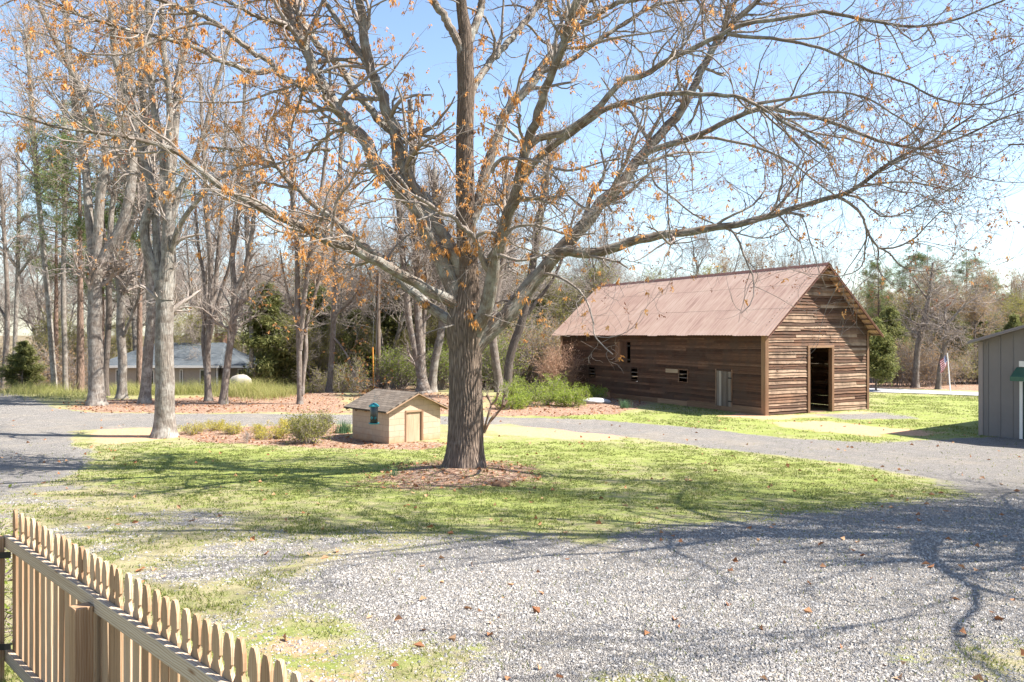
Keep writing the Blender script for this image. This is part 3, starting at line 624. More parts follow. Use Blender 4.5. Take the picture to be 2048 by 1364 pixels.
    L('J4', 'I2', -.4, 4, 3, [(1320, 192), (1326, 240), (1330, 279), (1332, 330), (1334, 361), (1336, 420), (1339, 462)], False)
    L('J5', 'J', -1.2, 5, 2, [(1290, 312), (1303, 341), (1311, 369), (1344, 394), (1385, 427), (1435, 451), (1480, 468), (1529, 476), (1578, 458)], False)
    L('J6', 'J', -3.0, 6, 2.4, [(1078, 552), (1100, 548), (1130, 560), (1152, 575), (1171, 597), (1185, 637), (1189, 670), (1207, 692), (1226, 709)], False)
    L('K', 'I', -1.2, 14, 7, [(985, 548), (970, 531), (960, 504), (950, 477), (929, 457), (904, 432), (880, 425), (857, 407), (830, 392)], False)
    L('K2', 'K', -.6, 9, 3, [(949, 474), (965, 466), (980, 464), (1007, 474), (1024, 457), (1051, 450), (1090, 455), (1140, 470), (1190, 466)], False)
    L('K3', 'J', -1.4, 6, 2.4, [(1120, 505), (1085, 510), (1060, 500), (1030, 490), (1010, 478), (990, 470)], False)
    L('K4', 'B', -1.0, 5, 2, [(905, 650), (930, 636), (950, 628), (980, 632), (1005, 642)], False)
    L('K5', 'B', -.8, 5, 2, [(945, 632), (930, 645), (900, 652), (870, 660), (848, 668)], False)
    L('B2', 'B', 1.2, 7, 2.5, [(596, 378), (560, 372), (520, 366), (480, 384), (440, 390), (400, 388), (350, 398)], False)
    L('B3', 'B', -1.4, 8, 2.5, [(660, 300), (640, 298), (610, 305), (580, 318), (548, 330), (520, 337), (480, 345), (440, 355), (420, 357)], False)
    tw = Tubes(); B0 = []
    for k, d in LB.items():
        if d['part']:
            sides = 14 if d['r'].max() > .12 else 9
            Tubes().add(d['W'], d['r'], sides).build('limb', M['oak_limb'], root)
        else: tw.add(d['W'], d['r'], 7)
        B0.append((d['W'][None], d['r'][None], k))
    Pp = np.concatenate([b[0] for b in B0]); Rr = np.concatenate([b[1] for b in B0])
    thin = np.array([.12 if b[2] in ('J6', 'K4', 'K5', 'J3d', 'J3b') else (1.25 if b[1].mean() < .05 else .8) for b in B0]); tipk = np.array([.1 if b[2] == 'J6' else 1. for b in B0])
    b1 = sprout(r, Pp, Rr, 430, .25, 1, (28, 70), lambda Lp, t, q: 2.3 * (1.12 - .5 * t), .45, 10, .17, .035, .009, .3, thin, .7)
    tips = (Pp[:, -14:], Rr[:, -14:])
    b1b = sprout(r, *tips, 230, .1, 1, (20, 60), lambda Lp, t, q: 2.0 + 0 * t, .6, 10, .16, .05, .008, .3, tipk, .8)
    P1, R1 = stack([b1, b1b])
    P2, R2 = sprout(r, P1, R1, 4600, .12, 1, (25, 65), lambda Lp, t, q: np.minimum(Lp * .5, 1.1), .5, 7, .2, .05, .0048, .45)
    P3, R3 = sprout(r, P2, R2, 8600, .2, 1, (25, 65), lambda Lp, t, q: np.minimum(Lp * .55, .5), .55, 5, .24, .07, .0034, .6)
    # twigs straight on the limbs
    P4, R4 = sprout(r, Pp, Rr, 560, .1, 1, (45, 95), lambda Lp, t, q: .55 + 0 * t, .14, 7, .3, .05, .0045, .45)
    P4b, R4b = sprout(r, P4, R4, 1500, .2, 1, (30, 70), lambda Lp, t, q: .28 + 0 * t, .6, 5, .3, .05, .0034, .5)
    for p_, r_, s_ in ((P1, R1, 5), (P2, R2, 4), (P3, R3, 3), (P4, R4, 4), (P4b, R4b, 3)): tw.add(p_, r_, s_)
    tw.build('crown', M['oak_twig'], root)
    # dead leaf bunches (left and inner crown) and small reddish buds (right tips)
    allt = np.concatenate([P2[:, 3], P2[:, -1], P3[:, -1], P4b[:, -1]]); wx = allt[:, 0] + off[0]; wz = allt[:, 2] + off[2]
    pxx = CX + wx / (allt[:, 1] + off[1]) * FX; pyy = HY - (wz - CAMZ) / (allt[:, 1] + off[1]) * FX
    clump = fbm(wx * .5 + 40, wz * .5 + (allt[:, 1]) * .3 + 40, 3, 3)
    prob = np.interp(wx, [-12, -7.5, -5, -2.5, 0, 3, 6, 12], [.16, .24, .62, .62, .22, .08, .03, .02]) * np.clip((clump - .34) * 5, .12, 1.6)
    c1 = allt[r.random(len(allt)) < prob]
    C, D, Ll, Ww = hang_clusters(r, c1, 8, .078, .034, .55, .9)
    big = c1[r.random(len(c1)) < .085 * (c1[:, 0] + off[0] < 3)]; C2, D2, L2, W2 = hang_clusters(r, big + np.array([0, 0, -.04]), 16, .12, .042, .3, 1.3); C2 = C2 + r.normal(size=C2.shape) * .045
    new_obj('foliage', leaf_mesh('foliage', np.concatenate([C, C2]), np.concatenate([D, D2]), np.concatenate([Ll, L2]), np.concatenate([Ww, W2]), .3, 4), M['orange_leaf'], root)
    ends = np.concatenate([P2[:, -1], P3[:, -1]]); p2 = np.interp(ends[:, 0] + off[0], [-12, 0, 4, 12], [.12, .12, .3, .5]); e = ends[r.random(len(ends)) < p2]
    C, D, Ll, Ww = hang_clusters(r, e, 4, .062, .026, .9, .35)
    new_obj('bud_cluster', leaf_mesh('bud_cluster', C, D, Ll, Ww, .3, 5), M['bud'], root)
    return root, LB
OAK, OAKL = build_oak()

# ---------------------------------------------------------------- traced woodland trees
def traced_tree(name, label, stems, depth, mat='grey_bark', n1=60, n2=520, n3=1700, l1=2.6, up=.06, leaves=None, group=None, base=None, twmat='twig', zlo=.5, sides=12, seed=None, cat='tree', wander=.15, ang=(25, 60)):
    """stems: list of (w0, w1, [(px,py),...], depth offset at the tip)"""
    r = np.random.default_rng(int(stems[0][2][0][0] * 7 + 3) if seed is None else seed)
    bx, by = stems[0][2][0]; b = P(bx, by, depth); b[2] = gzf(b[0], b[1])
    root = empty(name, b, 0, label, cat, group); tr = Tubes(); S = []
    for k, (w0, w1, pts, dy) in enumerate(stems):
        pts = [np.array(p, float) for p in pts]
        if k == 0: pts = [pts[0] + np.array([0, 6.])] + pts
        seg = np.concatenate([[0], np.cumsum([np.linalg.norm(p - q) for p, q in zip(pts[1:], pts[:-1])])]); t = seg / seg[-1]
        dep = depth + dy * t; wd = (w0 + (w1 - w0) * t) * (.86 if k == 0 else 1.0)
        W = np.array([P(p[0], p[1], d) for p, d in zip(pts, dep)]); rd = wd / 2 / FX * depth
        W, rd = resample(W, 44, rd)
        W = W + np.stack([np.interp(np.arange(44), np.linspace(0, 43, 12), r.normal(size=12)) for _ in range(3)], 1) * (rd[:, None] * .05); W, rd = resample(W[::3] if len(W[::3]) * 3 - 2 == len(W) else np.concatenate([W[::3], W[-1:]]), 44, rd[::3] if len(rd[::3]) * 3 - 2 == len(rd) else np.concatenate([rd[::3], rd[-1:]]))
        if k == 0:
            h = W[:, 2] - b[2]; rd = rd * (1 + .55 * np.exp(-np.maximum(h, 0) / (.16 + rd[0] * .5)))
        tr.add(W - b, rd, sides); S.append((W - b, rd))
    tr.build('trunk', M[mat], root)
    Pp = np.stack([s[0] for s in S]); Rr = np.stack([s[1] for s in S])
    ext = np.arange(44) / 43 > 0
    b1s = []
    tot = sum(np.linalg.norm(np.diff(s[0], axis=0), axis=1).sum() for s in S)
    for k, s in enumerate(S):
        Lk = np.linalg.norm(np.diff(s[0], axis=0), axis=1).sum()
        b1s.append(sprout(r, s[0][None], s[1][None], max(3, int(n1 * Lk / tot)), zlo if k == 0 else .3, 1, ang, lambda Lp, t, q: l1 * (1.15 - .6 * t), .42, 10, wander, up, .009, .25, None, .6))
    P1, R1 = stack(b1s)
    P2, R2 = sprout(r, P1, R1, n2, .12, 1, (22, 55), lambda Lp, t, q: np.minimum(Lp * .5, 1.5), .5, 7, .17, up, .006, .4)
    P3, R3 = sprout(r, P2, R2, n3, .15, 1, (22, 55), lambda Lp, t, q: np.minimum(Lp * .6, .8), .55, 5, .2, up, .0046, .55)
    tw = Tubes().add(P1, R1, 5).add(P2, R2, 4).add(P3, R3, 3)
    tw.build('crown', M[twmat], root)
    if leaves:
        lm, frac, sz, k, dn = leaves
        tp = np.concatenate([P2[:, -1], P3[:, -1], P3[:, 2]]); tp = tp[r.random(len(tp)) < frac]
        C, D, Ll, Ww = hang_clusters(r, tp, k, sz, sz * .55, .8, dn)
        new_obj('foliage', leaf_mesh('foliage', C, D, Ll, Ww, .3, 8), M[lm], root)
    return root
WG = 'grey and brown trunks standing left of the oak'
def woodland():
    T = traced_tree
    T('maple_tree', 'pale grey forked tree standing alone at the front, left of the mulch bed', [
        (44, 38, [(330, 872), (330, 840), (329, 690), (328, 610), (327, 560)], 0), (36, 20, [(330, 600), (336, 532), (338, 470), (337, 420), (337, 400)], 0),
        (19, 10, [(337, 420), (343, 350), (348, 277), (354, 215), (357, 154), (369, 101), (379, 31), (386, -60), (390, -190)], .8), (15, 8, [(337, 410), (338, 340), (339, 271), (339, 200), (332, 132), (326, 86), (322, -20), (318, -140)], -.8),
        (17, 8, [(335, 430), (328, 350), (323, 292), (311, 231), (302, 163), (299, 98), (296, 0), (290, -120)], -.3), (20, 12, [(325, 590), (313, 545), (300, 525), (291, 490), (288, 450), (300, 410), (304, 380), (285, 300), (271, 246), (255, 185), (234, 138), (228, 77), (222, 9), (218, -100)], .5),
        (17, 7, [(325, 580), (316, 520), (313, 470), (310, 420), (300, 350), (290, 280), (284, 200), (280, 120), (276, 20)], 1.2), (13, 4, [(342, 520), (351, 471), (372, 430), (395, 402), (420, 372), (450, 350), (500, 320)], -1.5), (14, 5, [(343, 440), (360, 380), (385, 330), (410, 260), (430, 180), (455, 100), (480, 20)], 1)],
        28.5, 'grey_bark', 80, 700, 2000, 2.4, .09, ('orange_leaf', .06, .085, 4, .9), seed=5, sides=18, zlo=.75)
    T('forked_tree', 'stout mottled forked tree beside the gravel road, left of the pale forked tree', [
        (34, 29, [(193, 810), (193, 780), (192, 722), (190, 626), (191, 561), (194, 519)], 0), (22, 12, [(192, 540), (204, 515), (219, 497), (235, 470), (247, 445), (258, 400), (265, 330), (262, 250), (258, 180), (262, 100), (266, 0), (270, -100)], .6),
        (20, 9, [(192, 530), (197, 464), (200, 400), (208, 350), (215, 323), (197, 262), (172, 197), (151, 154), (123, 102), (105, 71), (80, 10)], -1), (18, 9, [(188, 530), (181, 464), (176, 400), (172, 339), (160, 268), (148, 185), (138, 101), (130, 20), (126, -70)], 1)],
        41.4, 'grey_bark', 65, 750, 2500, 3.4, .07, ('orange_leaf', .07, .13, 4, .8), sides=14, zlo=.7)
    T('grey_tree', 'grey forked tree with a dead side stub, just right of the stout mottled trunk', [(21, 17, [(243, 797), (245, 722), (241, 658), (242, 593), (236, 545)], 0), (12, 6, [(238, 560), (226, 520), (220, 480), (226, 400), (235, 320), (240, 240), (236, 150)], 1), (13, 6, [(237, 555), (246, 515), (256, 470), (272, 420), (285, 360), (290, 280), (296, 200)], -1), (7, 3, [(244, 680), (260, 640), (275, 600), (283, 560), (290, 520)], -1)], 45.7, 'grey_bark', 55, 600, 1900, 3.0, .06, zlo=.75)
    T('dark_tree', 'dark crooked trunk squeezed between two grey forked trees on the left', [(14, 11, [(212, 786), (210, 771), (216, 674), (219, 593), (219, 535), (239, 487), (252, 442), (262, 380), (275, 300), (285, 220), (290, 120)], 1), (7, 3, [(219, 560), (212, 500), (206, 440), (196, 370), (190, 300)], 1)], 46.5, 'dark_bark', 45, 450, 1500, 3.0, .06)
    T('leaning_tree', 'slim grey tree leaning left above the tall grass by the gravel road', [(13, 9, [(110, 777), (103, 690), (100, 642), (97, 593), (89, 529), (84, 464), (77, 400), (72, 330), (66, 240), (60, 150), (52, 60)], 0)], 53, 'grey_bark', 55, 500, 1700, 3.4, .05, ('orange_leaf', .08, .13, 4, .8))
    T('grey_tree', 'pale slim trunk behind the tall grass, next right of the leaning one', [(12, 9, [(131, 779), (129, 690), (127, 593), (127, 513), (129, 448), (131, 360), (128, 280), (131, 200)], 0)], 53.5, 'grey_bark', 40, 400, 1400, 2.8, .03)
    T('bare_tree', 'far left bare tree standing against the sky at the frame edge', [(11, 7, [(6, 771), (14, 680), (15, 600), (10, 500), (4, 400), (-4, 300)], 0), (6, 3, [(14, 640), (2, 620), (-8, 600)], 0)], 57, 'brown_bark', 40, 400, 1400, 3.2, .05)
    T('bare_tree', 'grey bare tree with an elbow bend near the far left, above the dark cedar', [(10, 7, [(30, 775), (30, 690), (35, 561), (37, 464), (38, 380), (36, 300)], 0), (6, 3, [(36, 550), (48, 535), (58, 520), (72, 508), (80, 480)], 0)], 60, 'grey_bark', 45, 450, 1500, 3.4, .05)
    T('grey_tree', 'smooth pale grey trunk leaning left, directly left of the pale forked tree', [(24, 17, [(289, 806), (294, 750), (297, 700), (303, 616), (300, 560), (296, 500), (290, 430), (290, 340), (296, 260)], 0), (9, 4, [(301, 580), (312, 520), (324, 450), (332, 380)], 1)], 42.7, 'grey_bark', 45, 450, 1500, 2.8, .06, zlo=.6)
    T('multi_stem_tree', 'clump of slim grey stems fanning up in front of the slate roofed house', [(16, 13, [(417, 802), (415, 717), (419, 630)], 0), (12, 6, [(418, 650), (421, 590), (422, 555), (419, 498), (412, 414), (408, 330), (404, 240), (400, 150)], 0), (10, 5, [(419, 640), (430, 580), (434, 530), (440, 470), (446, 400), (448, 310), (452, 220)], 1), (9, 4, [(418, 680), (432, 620), (446, 570), (460, 530), (465, 480), (470, 420), (480, 340)], -1), (9, 4, [(412, 740), (406, 680), (410, 620), (408, 560), (398, 500), (392, 430), (388, 350)], 1)], 44, 'brown_bark', 60, 560, 1700, 2.6, .1, ang=(18, 45))
    T('leaning_tree', 'leaning brown tree with a burl, right of the fanning grey stems', [(18, 13, [(447, 808), (449, 780), (456, 717), (464, 665), (467, 640), (468, 599), (469, 575)], 0), (11, 6, [(469, 590), (467, 545), (464, 515), (472, 470), (479, 414), (482, 340), (486, 260), (490, 160)], .5), (11, 5, [(469, 590), (480, 562), (490, 540), (498, 500), (505, 460), (508, 420), (514, 340), (520, 250)], -.5), (9, 4, [(466, 650), (480, 600)], 0)], 42, 'brown_bark', 45, 450, 1400, 2.8, .08)
    T('grey_tree', 'straight pale trunk beside the right end of the slate roof', [(11, 8, [(503, 768), (503, 683), (500, 616), (496, 549), (494, 480), (490, 400)], 0), (6, 3, [(499, 640), (512, 600), (530, 570), (548, 550)], 0)], 58, 'grey_bark', 45, 420, 1400, 3.2, .04)
    T('twin_stem_tree', 'dark twin stemmed tree rising from brown leaves left of the block shed', [(13, 11, [(600, 808), (598, 697), (595, 605), (595, 543), (594, 481), (588, 438), (584, 360), (580, 270), (574, 180)], 0), (9, 6, [(604, 790), (607, 750), (612, 706), (612, 654), (625, 605), (634, 574), (646, 520), (655, 450)], .6), (11, 6, [(600, 700), (604, 645), (609, 589), (615, 543), (624, 480), (640, 400), (650, 320), (660, 230)], -.6), (6, 3, [(602, 660), (585, 620), (570, 560), (560, 500)], 0)], 42, 'brown_bark', 70, 750, 2500, 2.6, .08, ('orange_leaf', .22, .12, 5, .8))
    T('brown_tree', 'straight brown trunk with a broken drooping limb, left of the utility pole', [(14, 10, [(658, 778), (662, 730), (665, 682), (668, 620), (672, 574), (672, 497), (677, 435), (680, 350), (684, 260)], 0), (6, 3, [(669, 634), (685, 618), (700, 605), (716, 580)], -.6), (5, 2, [(660, 668), (680, 690), (696, 715), (708, 745), (722, 768)], -1)], 52, 'brown_bark', 50, 500, 1700, 3.0, .05, ('orange_leaf', .22, .12, 5, .8))
    T('multi_stem_tree', 'three stemmed reddish grey tree on a torn stump behind the block shed', [(30, 20, [(846, 786), (844, 760), (841, 735)], 0), (14, 9, [(839, 750), (832, 707), (820, 650), (813, 589), (806, 520), (800, 440), (790, 340), (786, 250)], -.5), (17, 11, [(843, 745), (842, 700), (838, 660), (836, 605), (835, 555), (831, 487), (826, 400), (824, 300), (820, 200)], .3), (10, 6, [(848, 760), (846, 700), (847, 656), (852, 600), (853, 555), (850, 480), (846, 390)], .6)], 50, 'brown_bark', 60, 600, 2000, 2.8, .09)
    T('grey_tree', 'smooth grey trunk bowing right, just left of the oak trunk', [(19, 15, [(864, 779), (868, 735), (873, 707), (884, 656), (886, 605), (880, 555), (876, 500), (872, 430), (868, 340)], 0)], 51, 'grey_bark', 35, 350, 1200, 2.8, .06)
    T('grey_tree', 'upright grey trunk just right of the oak trunk behind the green thicket', [(20, 15, [(1000, 783), (992, 730), (986, 680), (985, 640), (994, 580), (1004, 520), (1010, 440), (1016, 350)], 0)], 51, 'brown_bark', 35, 380, 1300, 2.8, .06)
    T('dark_tree', 'dark lichen covered trunk leaning right, between the oak and the barn', [(21, 13, [(1018, 793), (1016, 740), (1027, 690), (1041, 653), (1051, 615), (1062, 545), (1076, 460), (1090, 370), (1100, 270)], 0), (8, 4, [(1045, 640), (1075, 600), (1105, 560), (1130, 500), (1150, 420)], 0)], 47, 'dark_bark', 55, 600, 2000, 3.2, .05, ('spring_leaf', .10, .07, 3, .2))
    T('bare_tree', 'taller open bare tree behind the paved road right of the barn', [(15, 11, [(1830, 780), (1834, 711), (1841, 671), (1850, 634)], 0), (10, 4, [(1849, 640), (1859, 588), (1863, 551), (1866, 525)], 0), (6, 2, [(1853, 625), (1872, 612), (1890, 600), (1915, 585)], 1), (5, 2, [(1846, 655), (1820, 640), (1800, 628)], 1), (5, 2, [(1851, 630), (1885, 640), (1910, 650)], -1), (5, 2, [(1857, 600), (1838, 575), (1826, 556)], 1)], 55, 'brown_bark', 44, 420, 1300, 2.2, .03, ('rust_bud', .05, .07, 3, .2), ang=(30, 70))
    T('bare_tree', 'shorter crooked bare tree behind the paved road, beside the white flagpole', [(11, 8, [(1876, 784), (1879, 742), (1887, 702), (1893, 665), (1897, 640)], 0), (6, 2, [(1895, 650), (1920, 620), (1945, 600), (1970, 590)], 0), (6, 2, [(1894, 655), (1890, 625), (1900, 600)], 1), (5, 2, [(1890, 690), (1915, 675), (1925, 690)], -1)], 53.5, 'brown_bark', 40, 380, 1200, 2.4, .03, ('rust_bud', .05, .07, 3, .2), ang=(30, 70))
woodland()
# ---------------------------------------------------------------- barn
def siding(B, L, top, fr, holes=(), row=.14, seed=1, gap=0.0, z0=0.0, rough=1.0, tr=(0, 1)):
    """lapped rough boards; fr(s, z, out) -> 3d point; top(z)->(s0,s1) or None; holes (s0,s1,z0,z1)"""
    r = random.Random(seed); z = z0
    while True:
        h = row * r.uniform(.9, 1.12); zm = z + h * .5; ext = top(zm)
        if ext is None: break
        a, e = ext; cuts = sorted({a, e, *[max(a, min(e, q)) for hh in holes if hh[2] < z + h * .8 and hh[3] > z + h * .2 for q in hh[:2]]})
        for c0, c1 in zip(cuts[:-1], cuts[1:]):
            m = (c0 + c1) / 2
            if c1 - c0 < .04 or any(hh[0] < m < hh[1] and hh[2] < z + h * .8 and hh[3] > z + h * .2 for hh in holes): continue
            p = c0
            while p < c1 - .02:
                q = min(c1, p + r.uniform(1.6, 4.2));
                if c1 - q < .7: q = c1
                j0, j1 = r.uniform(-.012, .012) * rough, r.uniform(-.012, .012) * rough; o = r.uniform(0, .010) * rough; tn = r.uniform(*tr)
                n = max(1, int((q - p) / .5)); lo = [z - gap * 0 - .012 + j0 + (j1 - j0) * i / n + r.uniform(-.008, .008) * rough for i in range(n + 1)]
                for i in range(n):
                    s0, s1 = p + (q - p) * i / n, p + (q - p) * (i + 1) / n; t0, t1 = z + h - gap, z + h - gap
                    B.hexa([fr(s0, lo[i], .044 + o), fr(s1, lo[i + 1], .044 + o), fr(s1, lo[i + 1], .010 + o), fr(s0, lo[i], .010 + o),
                            fr(s0, t0, .012), fr(s1, t1, .012), fr(s1, t1, -.012), fr(s0, t0, -.012)], tn); B.k -= 1
                B.k += 1; p = q + r.uniform(.002, .008)
        z += h
    return B
def build_barn():
    rz = math.atan2(.468, .884); W, LN, HW, HR = 6.76, 17.5, 3.95, 6.94
    root = empty('barn', (11.4, 36, -1.05), rz, 'large weathered plank barn with a rusty metal gable roof and open doorway', 'barn')
    mid = W / 2; sl = (HR - HW) / mid
    def gtop(z):
        if z < HW: return (0, W)
        a = (z - HW) / sl; return (a, W - a) if a < mid - .06 else None
    gh = [(2.74, 4.22, -1, 3.02)]
    B = siding(Boxes(), W, gtop, lambda s, z, o: (s, -o, z), gh, .135, 3, 0, .04, 2.2, (.1, 1.55)); gw = B.build('gable_wall', M['siding'], root)  # lighter tone range puts the gable's sunlit look into the board colour
    holes = [(2.1, 3.12, .2, 1.92), (5.25, 5.91, 1.24, 1.84), (9.4, 10.0, 1.15, 1.76), (13.66, 14.28, 1.12, 1.72), (10.1, 11.5, 2.1, 3.24)]
    side_top = lambda z: (0, LN) if z < HW - .05 else None
    B = siding(Boxes(), LN, side_top, lambda s, z, o: (-o, s, z), holes, .128, 4, 0, .28, 1.4, (.05, .55)); B.build('side_wall', M['siding'], root)  # darker tone range paints this wall's shade into the board colour
    B = siding(Boxes(), W, gtop, lambda s, z, o: (s, LN + o, z), [], .15, 5, .010, .04); B.build('rear_wall', M['siding'], root)
    B = siding(Boxes(), LN, side_top, lambda s, z, o: (W + o, s, z), [], .15, 6, .006, .04); B.build('far_wall', M['siding'], root)
    # sill skirting
    b = Boxes(); r = random.Random(8); p = .1
    while p < LN - .1:
        q = min(LN, p + r.uniform(2.2, 4.4)); d = r.uniform(-.05, .04); b.box(-.055, -.015, p, q - .01, -.03 + d * .3, .29 + d); p = q
    b.build('sill_board', M['trim_wood'], root)
    # corner posts
    for (x0, x1, y0, y1, zt) in ((-.075, .13, -.075, -.056, 3.62), (-.083, -.056, -.06, .17, 3.60), (W - .08, W + .07, -.075, -.056, 3.75), (-.083, -.056, LN - .14, LN + .05, 3.6)):
        Boxes().box(x0, x1, y0, y1, -.02, zt).build('corner_board', M['trim_wood'], root)
    # doorway
    fr = Boxes(); fr.box(2.61, 2.755, -.09, .12, -.03, 3.02).box(4.205, 4.36, -.09, .12, -.03, 3.02).box(2.61, 4.36, -.095, .12, 3.02, 3.13)
    fr.build('door_frame', M['trim_wood'], root, .008)
    # interior: earth floor, brown stall partition, brace, loft beams
    Boxes().box(.05, W - .05, .05, LN - .05, -.1, .02).build('floor', M['earth'], root)
    b = Boxes(); z = .05
    while z < 1.95: b.box(.3, W - .2, 3.2, 3.24, z, z + .2145); z += .215
    b.build('stall_partition', M['trim_wood'], root)
    Boxes().bar((2.5, 1.2, 1.6), (4.1, 1.2, 3.5), .13, .13).build('brace', M['trim_wood'], root)
    b = Boxes()
    for y in np.arange(.8, LN, 1.6): b.bar((.1, y, 3.3), (W - .1, y, 3.3), .08, .18)
    for y in np.arange(.8, LN, .8):
        b.bar((-.1, y, 3.58), (mid, y, HR - .2), .06, .12, (0, 1, 0)); b.bar((W + .1, y, 3.58), (mid, y, HR - .2), .06, .12, (0, 1, 0))
    b.build('rafter', M['dark_in'], root)
    # small stable door of upright boards
    d = Boxes(); n = 6
    for i in range(n): d.box(-.065, -.04, 2.12 + i * .163, 2.12 + i * .163 + .158, .22 + random.uniform(-.01, .02), 1.90 + random.uniform(-.015, .01))
    dr = d.build('stable_door', M['old_door'], root)
    for z in (.45, 1.55): Boxes().box(-.085, -.066, 2.05, 2.30, z, z + .06).build('hinge', M['black'], dr)
    Boxes().box(-.07, -.04, 2.03, 2.10, .15, 1.98).box(-.07, -.04, 3.11, 3.18, .15, 1.98).box(-.07, -.04, 2.10, 3.11, 1.92, 1.98).build('door_jamb', M['siding'], root)
    # loft hatch
    d = Boxes()
    for i in range(5): d.box(-.095, -.07, 10.32 + i * .235, 10.32 + i * .235 + .229, 2.08 + random.uniform(-.01, .01), 3.24 + random.uniform(-.012, .012))
    hd = d.build('loft_hatch', M['siding'], root)
    for z in (2.2, 2.98): Boxes().box(-.10, -.071, 10.05, 10.3, z, z + .08).build('hinge', M['black'], hd)
    for (a, c, z0, z1) in holes[1:4]:
        f = Boxes(); f.box(-.06, -.02, a - .05, a, z0 - .05, z1 + .05).box(-.06, -.02, c, c + .05, z0 - .05, z1 + .05).box(-.06, -.02, a, c, z1, z1 + .05).box(-.06, -.02, a, c, z0 - .05, z0)
        w = f.build('window', M['siding'], root); s = Boxes()
        for k in (1, 2): s.box(-.035, -.02, a, c, z0 + (z1 - z0) * k / 3 - .02, z0 + (z1 - z0) * k / 3 + .02)
        s.build('slat', M['old_door'], w)
    tag(Boxes().box(-.075, -.05, 5.98, 6.95, 1.66, 1.86, .85).build('patch_board', M['ply'], root), 'pale new patch board nailed beside the rightmost small window')
    # roof : corrugated sheets in three courses per slope
    ev = .42; z_e = 3.60; y0, y1 = -.62, LN + .62; per = .20
    def course(side, a, b_, lift, seed):
        rr = np.random.default_rng(seed); ny = int((y1 - y0) / per * 8); y = np.linspace(y0, y1, ny); u = np.linspace(a, b_, 7)
        Y, U = np.meshgrid(y, u); sheet = (Y / .8).astype(int); jit = rr.normal(size=60) * .012
        prof = .016 * (np.abs(np.sin(Y / per * np.pi)) ** 3)
        X = -ev + (mid + ev) * U; Zr = z_e + (HR - z_e) * U; lf = lift + .01
        Zr = Zr + prof + lf + .012 * (fbm(Y * .5, U * 3, 2, 3) - .5); jj = (U == a) * np.abs(jit[sheet % 60]) * 1.2; X = X - jj; Zr = Zr - jj * (HR - z_e) / (mid + ev)
        if side: X = W - X
        idx = np.arange(Y.size).reshape(Y.shape); F = np.stack([idx[:-1, :-1], idx[:-1, 1:], idx[1:, 1:], idx[1:, :-1]], -1).reshape(-1, 4)
        if side: F = F[:, ::-1]
        return np.stack([X, Y, Zr], -1).reshape(-1, 3), F
    for side in (0, 1):
        V = []; F = []; n = 0
        for k, (a, b_, lf) in enumerate(((0, .372, 0), (.365, .712, .007), (.705, 1.0, .014))):
            v, f = course(side, a, b_, lf, 3 + k + side * 5); V.append(v); F.append(f + n); n += len(v)
        o = new_obj('roof', raw_mesh('roof', np.concatenate(V), [np.concatenate(F)], None, False), M['rust'], root)
        m = o.modifiers.new('sheet', 'SOLIDIFY'); m.thickness = .006
    c = Boxes()
    for s in (-1, 1):
        c.hexa([(mid, y0 - .02, HR + .035), (mid + s * .17, y0 - .02, HR - .11), (mid + s * .17, y1 + .02, HR - .11), (mid, y1 + .02, HR + .035), (mid, y0 - .02, HR + .05), (mid + s * .17, y0 - .02, HR - .095), (mid + s * .17, y1 + .02, HR - .095), (mid, y1 + .02, HR + .05)])
    c.build('ridge_cap', M['rust_dark'], root)
    b = Boxes(); slope = (HR - z_e) / (mid + ev)
    for s in (0, 1):
        for u in np.arange(.02, 1, .075):
            x = -ev + (mid + ev) * u; z = z_e + (HR - z_e) * u - .05; x = W - x if s else x; b.bar((x, y0 + .04, z), (x, y1 - .04, z), .10, .028)
    b.build('roof_lath', M['siding'], root)
    b = Boxes()
    for s in (0, 1):
        f = (lambda x: W - x) if s else (lambda x: x)
        for yy in (y0 + .03,): b.bar((f(-ev), yy, z_e - .09), (f(mid), yy, HR - .09), .03, .07, (0, 1, 0))
    b.build('rake_board', M['rust_dark'], root)
    return root
build_barn()

